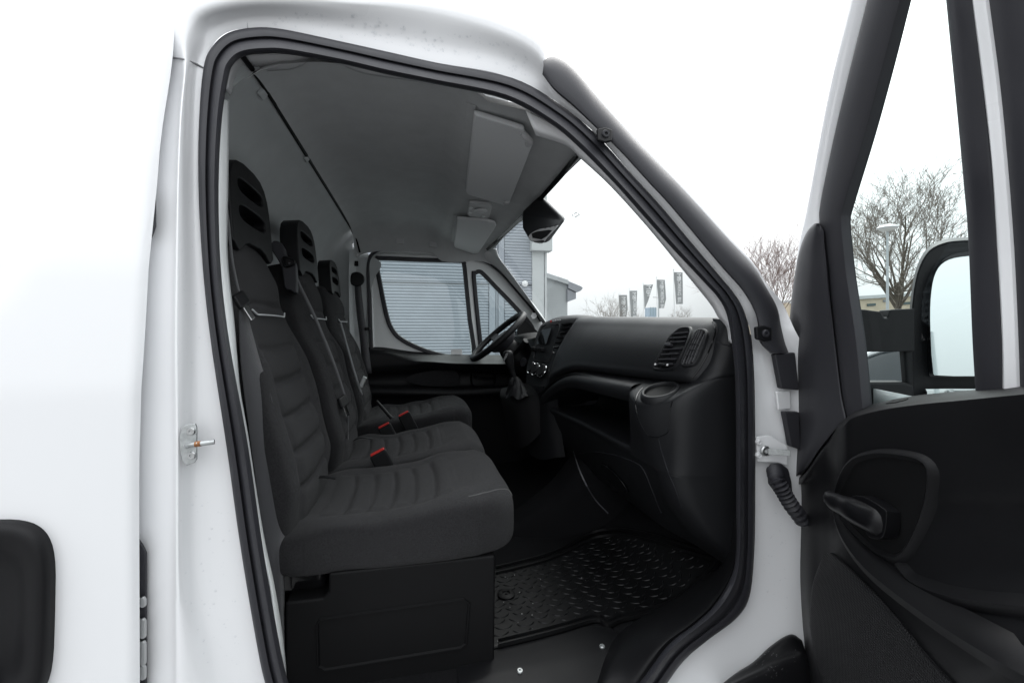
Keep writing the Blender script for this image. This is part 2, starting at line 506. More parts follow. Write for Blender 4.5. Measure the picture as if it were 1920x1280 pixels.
# roof skin, carried over from the surround's outer edge to the far side
rr = []
for c in SURR[13:20]:
    e = c[-1]; d = c[-1] - c[-2]
    rr.append([c[-1] + Vector((0, .001, -.001)), e + Vector((0, .05, .03)), Vector((e.x, -.6, e.z + .05)), Vector((e.x + .03, 0, e.z + .065)), Vector((e.x, .6, e.z + .05)), Vector((e.x, .80, e.z + .01)), Vector((e.x, .88, e.z - .08))])
patch('roof', rr, 'white_paint', van, k=4, kr=4)
x0 = SURR[13][-1].x - .01
patch('cargo_roof', [[Vector((x, y, z)) for y, z in ((-.80, .80), (-.7, .88), (0, .92), (.7, .88), (.86, .73))] for x in (-3.0, -1.6, x0 - .35)], 'white_paint', van, k=4)
patch('far_side_panel', [[Vector((x, y, z)) for y, z in ((.86, .73), (.93, .52), (.99, .1), (1.0, -.4), (1.0, -1.25))] for x in (-3.0, -1.5, -.34)], 'white_paint', van, k=4)
patch('cargo_rear', [[Vector((-3.0, y, z)) for y in (-.9, 0, .9)] for z in (-1.2, -.2, .8)], 'white_paint', van, k=2)
# ---- rubber door seal
SEAL = [((520, 1345), (562, 1345)), ((497, 1280), (540, 1276)), ((480, 1200), (522, 1195)), ((450, 1020), (492, 1020)), ((425, 840), (466, 840)), ((395, 640), (430, 640)),
        ((380, 500), (414, 500)), ((372, 350), (410, 350)), ((373, 230), (416, 225)), ((381, 130), (428, 148)), ((396, 90), (437, 122)), ((427, 62), (458, 106)),
        ((475, 52), (500, 101)), ((530, 55), (545, 103)), ((640, 78), (640, 120)), ((730, 98), (725, 140)), ((820, 118), (815, 158)), ((960, 146), (945, 186)),
        ((1050, 196), (1030, 231)), ((1118, 253), (1085, 276)), ((1181, 323), (1150, 342)), ((1237, 384), (1208, 407)), ((1284, 440), (1258, 463)), ((1350, 518), (1322, 531)),
        ((1375, 548), (1346, 558)), ((1394, 580), (1362, 588)), ((1407, 628), (1371, 635)), ((1413, 700), (1378, 704)), ((1415, 800), (1380, 800)), ((1415, 950), (1380, 950)), ((1413, 1040), (1380, 1030)),
        ((1405, 1119), (1371, 1080)), ((1379, 1160), (1341, 1132)), ((1330, 1197), (1304, 1168)), ((1285, 1235), (1255, 1206)), ((1251, 1280), (1212, 1262)), ((1210, 1345), (1165, 1325))]
sa = crom([Vector(a) for a, b in SEAL], 6); sb_ = crom([Vector(b) for a, b in SEAL], 6)
PR = [(0.0, .006), (.02, .012), (.18, .017), (.34, .016), (.42, .009), (.50, .014), (.62, .024), (.78, .027), (.92, .020), (1.0, .008), (1.0, -.012), (.5, -.03), (.0, -.03)]
verts = []
for a, b in zip(sa, sb_):
    for (q, h) in PR:
        verts.append(PS(lerp(a.x, b.x, q), lerp(a.y, b.y, q), .041 - h))
so = sa
seal = mk('door_seal', verts, grid_faces(len(so), len(PR), True), 'rubber', van, sharp=45)

# ---- painted inner flange behind the seal (thin light strip) and grey pillar trims
def strip(name, L, m, y0, y1, parent=van, **k):
    rows = [[P(*a, y0) if y0 is not None else PS(*a, .07), P((a[0] + b[0]) / 2, (a[1] + b[1]) / 2, lerp(y0, y1, .4)), P(*b, y1)] for a, b in L]
    return patch(name, rows, m, parent, k=3, kr=6, solid=.003, **k)
fl = []
for a, b in [((402, 185), (427, 188)), ((400, 230), (427, 232)), ((400, 350), (425, 352)), ((402, 480), (424, 480)), ((418, 600), (436, 600)), ((428, 660), (441, 660)), ((436, 720), (448, 735)), ((450, 800), (462, 815)),
             ((480, 990), (490, 995)), ((505, 1100), (512, 1100)), ((515, 1200), (529, 1205)), ((530, 1290), (536, 1290))]:
    fl.append([PS(*a, .075), PS((a[0] + b[0]) / 2, (a[1] + b[1]) / 2, .085), PS(*b, .115)])
patch('inner_flange', fl, 'inner_paint', van, k=3, kr=6, solid=.003)
fl = []
for a, b in [((422, 160), (433, 180)), ((433, 124), (444, 148)), ((456, 106), (462, 134)), ((500, 100), (500, 134)), ((545, 102), (545, 131)), ((565, 105), (570, 121)), ((585, 108), (588, 112))]:
    fl.append([PS(*a, .058), PS((a[0] + b[0]) / 2, (a[1] + b[1]) / 2, .075), PS(*b, .12)])
patch('upper_corner_trim', fl, 'grey_plastic', van, k=3, kr=6, solid=.003)
fl = []
for a, b in [((620, 100), (640, 122)), ((660, 110), (680, 138)), ((720, 120), (730, 146)), ((770, 135), (780, 153)), ((810, 148), (812, 160))]:
    fl.append([PS(*a, .075), PS((a[0] + b[0]) / 2, (a[1] + b[1]) / 2, .1), PS(*b, .13)])
patch('header_edge_trim', fl, 'grey_plastic', van, k=3, kr=6, solid=.003)
fl = []
for a, b in [((985, 205), (1005, 255)), ((1045, 238), (1063, 275)), ((1088, 272), (1090, 299)), ((1155, 340), (1144, 349)), ((1230, 425), (1214, 426)), ((1275, 476), (1284, 511)), ((1340, 545), (1331, 569)), ((1360, 580), (1346, 594)), ((1374, 612), (1362, 614)), ((1382, 650), (1366, 640))]:
    fl.append([PS(*a, .050), PS((a[0] * .6 + b[0] * .4), (a[1] * .6 + b[1] * .4), .056), PS((a[0] * .25 + b[0] * .75), (a[1] * .25 + b[1] * .75), .066), PS(*b, .09)])
patch('front_pillar_trim', fl, 'pillar_grey', van, k=4, kr=6, solid=.004)

# ---- black outer windscreen pillar moulding
fl = []
for a, b in [((1017, 140), (1021, 108)), ((1040, 170), (1046, 108)), ((1075, 200), (1075, 128)), ((1109, 232), (1126, 190)), ((1160, 281), (1186, 256)), ((1214, 340), (1240, 312)), ((1261, 391), (1288, 362)), ((1350, 497), (1366, 448)), ((1390, 542), (1412, 498)),
             ((1413, 580), (1438, 540)), ((1421, 608), (1461, 584)), ((1424, 640), (1475, 640)), ((1444, 662), (1482, 662))]:
    q = lambda t: (lerp(a[0], b[0], t), lerp(a[1], b[1], t))
    fl.append([PS(*a, .030), PS(*q(.06), .010), PS(*q(.5), .004), PS(*q(.82), .012), PS(*q(.97), .03), PS(*q(1.0), .055)])
moulding = patch('windscreen_moulding', fl, 'trim_plastic', van, k=4, kr=6)
# white strip painting in the reflected highlight along the moulding's outer edge
fl = []
for b in [(1075, 128), (1126, 190), (1186, 256), (1240, 312), (1288, 362), (1366, 448), (1412, 498), (1438, 540), (1461, 584), (1475, 640)]:
    p = PS(*b, .06)
    nx = Vector((.64, 0, .77))
    fl.append([p + nx * -.002, p + nx * .008 + Vector((0, .004, 0)), p + nx * .015 + Vector((0, .03, 0)), p + nx * .012 + Vector((0, .12, 0))])
patch('moulding_highlight', fl, 'white_paint', van, k=4, kr=6)
# clips with screws on the moulding
def screw(name, loc, nrm, r, m, parent, h=.004):
    lathe(name, loc, nrm, [(r, -.002), (r, h * .6), (r * .85, h), (r * .45, h), (r * .40, h * .3), (.0002, h * .3)], m, parent, n=18, sharp=30)
TM = bvh(moulding)
for (u, v, w) in [(1131, 256, 14), (1427, 625, 15)]:
    l = PS(u, v, .012)
    lp = [PS(u + a, v + b, .010) for a, b in [(-w, -w * .8), (0, -w), (w, -w * .7), (w, w * .8), (0, w), (-w * .9, w * .7)]]
    c = plate('clip_plate', lp, 'black_plastic', moulding, thick=.010, dirn=Vector((0, -1, 0)), bevel=(.003, 2))
    screw('clip_screw', Vector((l.x, l.y - .012, l.z)), Vector((0, -1, 0)), .0085, 'rubber', c, .005)

# ---- hinge pillar: rubber blocks, door check, cable boot, striker
for lp in [[(1444, 663), (1482, 660), (1490, 730), (1456, 727)], [(1462, 770), (1490, 770), (1492, 840), (1474, 834)]]:
    plate('bump_stop', [PS(u, v, .022) for u, v in lp], 'trim_plastic', van, thick=.014, dirn=Vector((0, -1, 0)), bevel=(.003, 2))
lp = [(1452, 733), (1478, 731), (1480, 766), (1456, 768)]
plate('hinge_pad', [PS(u, v, .022) for u, v in lp], 'white_paint', van, thick=.006, dirn=Vector((0, -1, 0)), bevel=(.003, 2))
# check strap bracket
br = plate('check_bracket', [PS(u, v, .036 - (u - 1416) * .0003) for u, v in [(1416, 818), (1440, 815), (1474, 835), (1474, 872), (1455, 866), (1418, 864)]], 'white_paint', van, thick=.004, dirn=Vector((0, -1, 0)), bevel=(.0015, 2))
for (u, v, r, m) in [(1433, 844, .012, 'steel'), (1421, 828, .006, 'white_paint'), (1421, 853, .006, 'white_paint')]:
    p = PS(u, v, .030)
    screw('bracket_bolt', p, Vector((0, -1, 0)), r, m, br, .007)
a, b = PS(1440, 846, .015), PS(1482, 849, -.01)
sweep('check_arm', [a, (a + b) / 2, b], [(-.006, -.003), (.006, -.003), (.006, .003), (-.006, .003)], 'zinc', br, bevel=(.0008, 1), smooth=False)
# cable boot: base cup and bellows
bc = [PS(u, v, .022) for u, v in [(1436, 880), (1442, 868), (1458, 866), (1472, 876), (1478, 900), (1480, 925), (1470, 936), (1450, 922), (1438, 905)]]
boot = plate('cable_boot', bc, 'rubber', van, thick=.012, dirn=Vector((0, -1, 0)), bevel=(.005, 3))
bp = crom([PS(1452, 882, .012), PS(1456, 898, -.012), PS(1468, 920, -.02), PS(1482, 944, -.02), PS(1505, 975, -.01)], 18)
tube('bellows', bp, [.0135 + .0032 * math.sin(i * 2 * math.pi / 5.0) for i in range(len(bp))], 'rubber', boot, n=18, sharp=60)
# striker on the rear pillar
sl = [PS(u, v, .014) for u, v in [(343, 800), (353, 794), (368, 793), (371, 800), (371, 860), (366, 866), (352, 871), (345, 862), (340, 845), (339, 818)]]
st = plate('striker', sl, 'zinc', van, thick=.005, dirn=Vector((0, -1, 0)), bevel=(.0012, 2))
for (u, v) in [(359, 808), (360, 853)]:
    screw('striker_screw', PS(u, v, .009), Vector((0, -1, 0)), .0065, 'steel', st, .004)
pa = crom([PS(350, 836, .010), PS(351, 835, -.012), PS(362, 833, -.022), PS(385, 830, -.022), PS(402, 828, -.02)], 5)
sweep('striker_pin', pa, [(.0042 * math.cos(i * math.pi / 5), .0042 * math.sin(i * math.pi / 5)) for i in range(10)], 'zinc', st, up=Vector((.2, .3, 1)))
rp = crom([PS(366, 832.6, -.0225), PS(371, 832, -.0225), PS(377, 831, -.0225)], 4)
sweep('rust_patch', rp, [(.0046 * math.cos(i * math.pi / 5), .0046 * math.sin(i * math.pi / 5)) for i in range(10)], 'rust', st, up=Vector((.2, .3, 1)))
# dark gap pieces between sliding panel and pillar
gp_ = crom([PS(291, 280, .03), PS(291, 330, .02), PS(289, 380, .02), PS(286, 420, .02), PS(276, 462, .03)], 6)
gq = plate('guide_buffer', [PS(u, v, .022) for u, v in [(280, 270), (291, 285), (294, 360), (295, 425), (288, 445), (276, 462), (262, 470)]], 'rubber', van, thick=.012, dirn=Vector((0, -1, 0)), bevel=(.003, 2))
for v in (340, 375, 405):
    plate('buffer_rib', [PS(u, v + d, .012) for u, d in [(278, 0), (293, 2), (293, 22), (276, 20)]], 'trim_plastic', gq, thick=.005, dirn=Vector((0, -1, 0)), bevel=(.001, 1))
ls = plate('latch_slot', [PS(u, v, .026) for u, v in [(244, 985), (256, 1000), (270, 1020), (277, 1035), (277, 1300), (270, 1360), (244, 1360)]], 'rubber', van, thick=.006, dirn=Vector((0, -1, 0)), bevel=(.0015, 2))
for (v, h) in [(1118, 18), (1158, 36), (1200, 44), (1245, 26)]:
    plate('latch_plate', [PS(u, v + d, .018) for u, d in [(262, 0), (272, -3), (276, 3), (276, h - 3), (270, h), (262, h - 4)]], 'steel', ls, thick=.006, dirn=Vector((0, -1, 0)), bevel=(.0015, 2))

# ---- black step / arch trim at the bottom right
fl = []
for top, mid, bot in [((1350, 1284), (1352, 1296), (1356, 1330)), ((1378, 1262), (1386, 1278), (1394, 1330)), ((1412, 1240), (1424, 1262), (1434, 1330)), ((1440, 1214), (1456, 1248), (1470, 1330)), ((1468, 1193), (1484, 1240), (1500, 1330)), ((1486, 1187), (1504, 1236), (1525, 1330)), ((1502, 1196), (1518, 1240), (1545, 1330))]:
    fl.append([PS(*top, .030), PS(lerp(top[0], mid[0], .12), lerp(top[1], mid[1], .12), .012), PS(lerp(top[0], mid[0], .6), lerp(top[1], mid[1], .6), -.006), PS(*mid, -.030), PS(lerp(mid[0], bot[0], .5), lerp(mid[1], bot[1], .5), -.040), PS(*bot, -.036)])
step = patch('step_trim', fl, 'black_plastic', van, k=6, kr=6)
screw('trim_screw', PS(1488, 1196, .018), Vector((0, -1, 0)), .007, 'rubber', step, .004)
# lower body, far side skin, bonnet and wings (outside the picture, for other viewpoints)
rr = [[Vector((x, y, z)) for y, z in ((-.93, -.80), (-1.0, -.86), (-1.0, -1.05), (-.94, -1.22))] for x in (-.5, -.2, .3, .7, .92)]
patch('rocker_panel', rr, 'white_paint', van, k=4, solid=.003)
rr = []
for x, zt, w in ((.93, -.06, .99), (1.1, -.12, .99), (1.35, -.22, .97), (1.55, -.36, .92), (1.66, -.62, .86), (1.68, -1.1, .84)):
    rr.append([Vector((x, -w, -1.15)), Vector((x, -w, min(zt - .25, -.45))), Vector((x, -w + .03, zt - .06)), Vector((x, -w + .2, zt)), Vector((x + .04, 0, zt + .03)), Vector((x, w - .2, zt)), Vector((x, w - .03, zt - .06)), Vector((x, w, min(zt - .25, -.45))), Vector((x, w, -1.15))])
patch('bonnet', rr, 'white_paint', van, k=4, kr=4)
for (wx, wy) in ((1.12, -.86), (1.12, .86), (-2.4, -.86), (-2.4, .86)):
    o = Vector((wx, wy, GROUND + .36)); ax = Vector((0, math.copysign(1, wy), 0))
    wh = lathe('wheel', o, ax, [(.19, -.1), (.36, -.1), (.37, -.07), (.37, .06), (.35, .1), (.24, .1)], 'rubber', van, n=36)
    lathe('wheel_rim', o, ax, [(.24, .10), (.235, .05), (.2, .035), (.07, .03), (.06, .07), (.001, .07)], 'steel', wh, n=36)
# ================================================================= cab lining
def hl_z(x):
    return tab(x, [(-.327, .548), (-.31, .565), (-.27, .585), (-.2, .600), (-.05, .606), (.08, .604), (.115, .598), (.135, .575), (.16, .556), (.24, .545), (.34, .520), (.46, .472)])
YS = [(-.845, -.05), (-.82, -.028), (-.79, -.012), (-.7, -.003), (-.5, .0), (-.2, .003), (.1, .003), (.4, .001), (.62, -.004), (.74, -.014), (.80, -.035), (.835, -.07), (.85, -.11), (.858, -.16)]
rows = []
for i in range(41):
    x = -.327 + (.46 + .327) * i / 40
    rows.append([Vector((x + (.03 * (1 - (y / .85) ** 2) * sstep(.2, .46, x)), y, hl_z(x) + .034 * (1 - (y / .85) ** 2) * sstep(.2, .46, x) + dz * (1 - .45 * sstep(.2, .45, x)))) for y, dz in YS])
headliner = patch('headliner', rows, 'headliner_cloth', van, k=3, kr=1, solid=None)
TH = bvh(headliner)
def hlp(u, v, off=0.0):
    l, n = hit(TH, u, v)
    if l is None: l = PZ(u, v, .53); n = Vector((0, 0, -1))
    return l + n * off
# partition wall behind the seats
def pw_x(z): return tab(z, [(-.9, -.60), (-.3, -.57), (.0, -.55), (.2, -.525), (.36, -.475), (.46, -.42), (.52, -.37), (.548, -.333)])
rows = []
for z in (-.9, -.6, -.3, 0, .15, .28, .38, .46, .51, .54, .56, .66):
    rows.append([Vector((pw_x(z) + dx * (1 if z < .45 else .3), max(y, -.80 if z > .45 else -.86), z)) for y, dx in ((-.87, .06), (-.85, .02), (-.8, 0), (-.4, -.01), (0, -.012), (.4, -.01), (.76, 0), (.83, .02), (.855, .07), (.86, .16), (.868, .28))])
partition = patch('partition_wall', rows, 'partition_plastic', van, k=4, kr=4)
# dark rubber edging where partition and headliner meet
ed = crom([Vector((-.331 + dx, y, .548 + dz)) for y, dx, dz in ((-.86, .0, -.01), (-.7, 0, 0), (-.3, -.003, .003), (.2, -.003, .003), (.7, 0, -.005), (.80, .006, -.025), (.84, .02, -.06), (.852, .035, -.12))], 8)
tube('edge_beading', ed, .0055, 'dark_plastic', van, n=8)
for (u, v) in [(492, 172), (574, 295), (611, 348), (651, 406)]:
    l, n = hit(bvh(partition), u, v)
    if l: 
        b = MB(); b.box(l + n * .003, (.010, .032, .026), Matrix.Rotation(.5, 3, 'Y')); b.build('retaining_clip', 'partition_plastic', partition, bevel=(.004, 2))
# cab floor, back of the seats' well and front bulkhead
rows = [[Vector((x, y, z)) for y in (-.90, -.5, 0, .5, .9)] for x, z in ((-.62, -.80), (-.2, -.80), (.3, -.80), (.62, -.80), (.80, -.72), (.98, -.5), (1.03, -.2), (1.04, -.02))]
floor = patch('cab_floor', rows, 'carpet', van, k=3, kr=4)
# centre tunnel with a rubber bellows look
tn = []
for x, zt, w in ((.30, -.82, .10), (.42, -.77, .11), (.52, -.71, .12), (.62, -.63, .13), (.72, -.52, .14), (.9, -.4, .15)):
    tn.append([Vector((x, y0, -.84)) if k in (0, 6) else Vector((x - (.03 if k in (2, 3, 4) else 0), y0, lerp(-.82, zt, h))) for k, (y0, h) in enumerate([(-.06 - w, 0), (-.05 - w * .9, .45), (-.05 - w * .6, .9), (-.05 , 1.0), (-.05 + w * .6, .9), (-.05 + w * .9, .45), (-.04 + w, 0)])])
patch('centre_tunnel', tn, 'carpet', van, k=5, kr=6)
for y in (-1, 1):
    patch('kick_panel', [[Vector((x, y * .905, z)) for x in ((.55, .8, 1.06) if y > 0 else (.87, .95, 1.06))] for z in (-.9, -.5, -.02)], 'dark_plastic', van, k=3)
patch('scuttle', [[Vector((x, y, z)) for y in (-.78, -.4, 0, .4, .78)] for x, z in ((1.02, -.03), (1.10, -.035), (1.14, -.05))], 'dark_plastic', van, k=3)
# ================================================================= far (driver's) side
FY = .885
def ring(loop, n=4, closed=True): return crom([Vector(p) for p in loop], n, closed)
far_glass = [P(u, v, FY) for u, v in [(707, 490), (712, 486), (790, 489), (862, 491), (868, 495), (872, 530), (879, 600), (886, 668), (850, 668), (812, 660), (775, 646), (748, 630), (733, 610), (724, 580), (716, 540)]]
far_quart = [P(u, v, FY) for u, v in [(890, 520), (893, 513), (898, 511), (905, 515), (930, 541), (960, 572), (995, 612), (1000, 640), (990, 680), (960, 684), (908, 676), (902, 640)]]
far_out = [P(u, v, FY) for u, v in [(694, 1000), (692, 700), (690, 600), (689, 500), (694, 478), (712, 468), (760, 468), (830, 473), (890, 483), (925, 498), (960, 530), (1000, 578), (1035, 620), (1075, 700), (1075, 1000)]]
fd = plate('driver_door', far_out, 'inner_paint', van, holes=[far_glass, far_quart], thick=.05, dirn=Vector((0, 1, 0)))
for lp, nm in ((far_glass, 'window_gasket'), (far_quart, 'quarter_gasket')):
    sweep(nm, crom(lp, 3, True), [(-.018, -.004), (.006, -.004), (.008, .004), (.004, .010), (-.012, .011), (-.018, .006)], 'rubber', fd, closed=True)
plate('window_pane', [p + Vector((0, .02, 0)) for p in far_glass], 'side_glass', fd, thick=0)
plate('quarter_pane', [p + Vector((0, .02, 0)) for p in far_quart], 'side_glass', fd, thick=0)
# raised frame round the window (the pressed step one sees as a soft line)
sweep('frame_bead', crom([P(u, v, FY - .004) for u, v in [(700, 655), (697, 560), (696, 500), (700, 483), (716, 475), (790, 477), (860, 481), (884, 486)]], 6), [(-.006, -.004), (0, .005), (.006, -.004)], 'inner_paint', fd)
# seal of the far aperture
fs = crom([P(u, v, .872) for u, v in [(700, 690), (695, 630), (692, 560), (690, 505), (694, 482), (703, 472), (720, 467), (770, 467), (830, 472), (880, 480), (915, 492), (942, 513), (968, 542), (990, 568), (1006, 588), (1015, 602)]], 6)
sweep('driver_door_seal', fs, [(-.009, -.012), (.009, -.012), (.010, .006), (.004, .012), (-.006, .012), (-.010, .004)], 'rubber', van)
# pillar linings on the far side
patch('rear_pillar_lining', [[P(u, v, Y) for u, v, Y in r] for r in [
    [(655, 470, .80), (672, 466, .86), (691, 476, .875)], [(654, 520, .80), (670, 520, .868), (690, 520, .878)], [(655, 600, .80), (676, 600, .868), (693, 600, .878)], [(660, 660, .80), (685, 660, .868), (698, 665, .878)], [(680, 760, .80), (690, 760, .868), (704, 760, .878)]]], 'partition_plastic', van, k=4)
fap = patch('far_pillar_trim', [[P(u, v, Y) for u, v, Y in r] for r in [
    [(900, 474, .86), (915, 470, .82), (931, 466, .76)], [(912, 487, .862), (924, 481, .82), (936, 482, .77)], [(938, 507, .862), (948, 505, .82), (952, 504, .775)], [(966, 538, .862), (976, 541, .825), (982, 545, .785)],
    [(990, 566, .862), (1003, 573, .83), (1008, 582, .79)], [(1004, 583, .862), (1018, 594, .83), (1024, 604, .79)], [(1018, 606, .862), (1030, 615, .83), (1036, 622, .79)], [(1035, 630, .862), (1050, 640, .83), (1060, 652, .79)]]], 'pillar_grey', van, k=4, kr=5, solid=.004)
hx = [P(1001 + 6 * math.cos(i * math.pi / 3), 592 + 6.5 * math.sin(i * math.pi / 3), .818) for i in range(6)]
plate('airbag_mark', hx, 'grey_plastic', fap, thick=.0006, dirn=Vector((0, -1, 0)))
None and lathe('trim_plug', P(924, 506, .832), Vector((0, -1, 0)), [(.006, 0), (.006, .003), (.0045, .0035), (.0002, .0035)], 'grey_plastic', fap, n=16)
# black sail panel in the corner of the far window
plate('sail_panel', [P(u, v, FY - .01) for u, v in [(969, 594), (975, 592), (1015, 628), (1060, 690), (1000, 690), (970, 668)]], 'black_plastic', fd, thick=.012, dirn=Vector((0, -1, 0)), bevel=(.003, 2))
# coat hook and grab recess above the far door
for (u, v, w, h) in [(668, 478, 6, 6), (668, 494, 7, 9)]:
    l = P(u, v, .852)
    b = MB(); b.box(l, (w * .0032, .014, h * .0032)); b.build('trim_button', 'grey_plastic' if h == 6 else 'dark_plastic', van, bevel=(.003, 2))
gr = [hlp(u, v, .002) for u, v in [(738, 437), (745, 430), (780, 428), (815, 431), (826, 440), (828, 462), (740, 462)]]
for (u, v) in [(750, 452), (812, 458)]:
    c = hlp(u, v, .003)
    b = MB(); b.box(c, (.045, .012, .035), Matrix.Rotation(-.3, 3, 'X')); b.build('handle_blank', 'grey_plastic', headliner, bevel=(.004, 2))
# seat belt of the driver: guide, webbing
db = mk('driver_belt', *(lambda L, R: ([p for ab in zip(L, R) for p in ab], [(2 * i, 2 * i + 1, 2 * i + 3, 2 * i + 2) for i in range(len(L) - 1)]))(
    crom([P(665, 519, .83), P(665, 545, .825), P(669, 590, .82), P(675, 640, .81), P(680, 700, .80)], 5), crom([P(676, 519, .83), P(678, 545, .825), P(683, 590, .82), P(690, 640, .81), P(697, 700, .80)], 5)), 'webbing', van, solid=.002)
lathe('belt_guide', P(669, 524, .835), Vector((.1, -1, .1)), [(.040, .0), (.042, .01), (.036, .018), (.02, .02), (.001, .02)], 'black_plastic', db, n=24)
b = MB(); b.box(P(689, 616, .82), (.028, .03, .016)); b.build('belt_stop', 'black_plastic', db, bevel=(.004, 2))
# driver's door trim: ledge, armrest, map pocket, handle
dt = []
for v0, Y in []: pass
cols = [(690, 0), (720, .1), (760, .25), (800, .4), (850, .6), (900, .75), (940, .9), (990, 1.0), (1040, 1.05)]
def row(f): return [f(u) for u, s in cols]
top = lambda u: tab(u, [(690, 654), (720, 655), (760, 661), (800, 665), (850, 668), (900, 669), (1040, 670)])
rows = [row(lambda u: P(u, top(u) - 4, FY - .001)), row(lambda u: P(u, top(u) - 1, FY - .02)), row(lambda u: P(u, top(u) + 6 + 4 * (u > 740), FY - .06 - .03 * sstep(720, 850, u))),
        row(lambda u: P(u, top(u) + tab(u, [(690, 30), (740, 26), (800, 14), (1040, 14)]), FY - .07 - .05 * sstep(720, 850, u))),
        row(lambda u: P(u, top(u) + tab(u, [(690, 42), (740, 38), (800, 26), (1040, 26)]), FY - .06 - .02 * sstep(720, 850, u))),
        row(lambda u: P(u, tab(u, [(690, 708), (800, 700), (900, 700), (1040, 706)]), FY - .035)), row(lambda u: P(u, 722, FY - .04)),
        row(lambda u: P(u, tab(u, [(690, 728), (850, 731), (930, 728), (1040, 715)]), FY - .09)), row(lambda u: P(u, tab(u, [(690, 738), (850, 741), (930, 738), (1040, 725)]), FY - .10)), row(lambda u: P(u, 752, FY - .07)), row(lambda u: P(u, 800, FY - .05)), row(lambda u: P(u, 900, FY - .05))]
dtr = patch('driver_door_trim', rows, 'black_plastic', fd, k=4, kr=5)
lp = [P(u, v, FY - .05) for u, v in rrect(906, 709, 44, 30, 9, 4)]
rc = sweep('handle_recess', lp, [(-.006, 0), (0, .014), (.006, 0)], 'black_plastic', fd, closed=True)
hp = crom([P(888, 706, FY - .075), P(896, 708, FY - .085), P(910, 709, FY - .085), P(926, 709, FY - .07)], 6)
sweep('door_handle', hp, [(-.006, -.004), (.006, -.004), (.008, .004), (-.004, .006)], 'gloss_black', fd, up=Vector((0, -1, 0)))
lp = [P(u, v, FY - .062) for u, v in [(762, 712), (775, 702), (810, 695), (845, 692), (858, 700), (862, 718), (845, 724), (790, 722)]]
plate('trim_insert', crom(lp, 4, True), 'fabric', fd, thick=.006, dirn=Vector((0, -1, 0)), bevel=(.002, 2))
# sticker in the corner of the far window
plate('window_sticker', [P(u, v, FY + .018) for u, v in [(846, 655), (866, 654), (867, 667), (845, 668)]], 'white_print', fd, thick=.0008, dirn=Vector((0, -1, 0)))

# ================================================================= windscreen
def ws_top(y): return Vector((.425 + .055 * (1 - (y / .8) ** 2), y, .458 + .036 * (1 - (y / .8) ** 2)))
def ws_bot(y): return Vector((.80 + .28 * (1 - (y / .87) ** 2) ** .8 if abs(y) < .87 else .80, y, -.02))
rows = []
for i in range(13):
    t = i / 12; r = []
    for j in range(17):
        s = -1 + 2 * j / 16
        a, b = ws_top(.79 * s), ws_bot(.87 * s)
        r.append(a + (b - a) * t + Vector((.02, 0, .025)) * math.sin(math.pi * t))
    rows.append(r)
ws = mk('windscreen', [p for r in rows for p in r], grid_faces(13, 17), 'windscreen_glass', van)
TW = bvh(ws)
# black printed band along the top edge and behind the camera housing
fr = []
for j in range(17):
    s = -1 + 2 * j / 16
    a, b = ws_top(.79 * s), ws_bot(.87 * s); d = (b - a).normalized()
    w = .007 + .03 * math.exp(-((s - .0) / .13) ** 2)
    fr.append([a - d * .01 + Vector((-.006, 0, -.004)), a + d * w * .5 + Vector((-.004, 0, -.001)), a + d * w + Vector((-.002, 0, .001))])
patch('frit_band', fr, 'gloss_black', ws, k=2, kr=3)
# camera housing behind the mirror position
def wp(u, v, off=0):
    l, n = hit(TW, u, v); return l + n * off
ch_top = [PT(u, v, t) for u, v, t in [(978, 398, 1.80), (1012, 368, 1.72), (1052, 392, 1.66), (1058, 410, 1.66)]]
hv = [(978, 400, 1.86), (1012, 366, 1.84), (1059, 411, 1.74), (1040, 425, 1.66), (1000, 456, 1.60), (984, 440, 1.64), (1022, 457, 1.66)]
A = PT(1012, 366, 1.74); B_ = PT(978, 398, 1.80); Cc = PT(1059, 411, 1.70); D = PT(1026, 456, 1.66); E = PT(993, 453, 1.68); F_ = PT(979, 428, 1.74)
back = [p + Vector((.03, .07, .02)) for p in (A, Cc, D, E, F_, B_)]
b = MB(); fr_ = [A, Cc, D, E, F_, B_]
b.add(fr_ + back, [(0, 1, 5), (1, 2, 3, 4, 5), (11, 10, 9, 8, 7, 6)] + [(i, i + 6, (i + 1) % 6 + 6, (i + 1) % 6) for i in range(6)])
cam_h = b.build('camera_housing', 'dash_plastic', van, bevel=(.012, 3), recalc=True)
nb = (Cc - A).cross(B_ - A).normalized()
if nb.dot(ray(1020, 420)) > 0: nb = -nb
TCH = bvh(cam_h)
def chp(u, v, o=.002):
    l, n = hit(TCH, u, v)
    if l is None: return PPL(u, v, A, nb) + nb * o
    return l + n * o
plate('housing_grille', [chp(u, v) for u, v in crom([Vector((992, 444)), Vector((1000, 436)), Vector((1014, 430)), Vector((1032, 427)), Vector((1047, 423)), Vector((1040, 432)), Vector((1026, 447)), Vector((1018, 456)), Vector((1006, 455)), Vector((996, 451))], 3, True)], 'grey_plastic', cam_h, thick=.003, dirn=nb)
plate('housing_window', [chp(u, v, .0055) for u, v in [(998, 440), (1008, 436), (1030, 433), (1036, 434), (1026, 445), (1016, 451), (1000, 448)]], 'gloss_black', cam_h, thick=.003, dirn=nb)
for (u, v) in [(1024, 429), (1033, 427), (1042, 425), (1001, 453), (1008, 454), (1015, 455)]:
    plate('grille_slot', [chp(u + a, v + c, .0055) for a, c in [(-2.5, 1.8), (-1, 1.8), (2.5, -1.8), (1, -1.8)]], 'gloss_black', cam_h, thick=.001, dirn=nb)
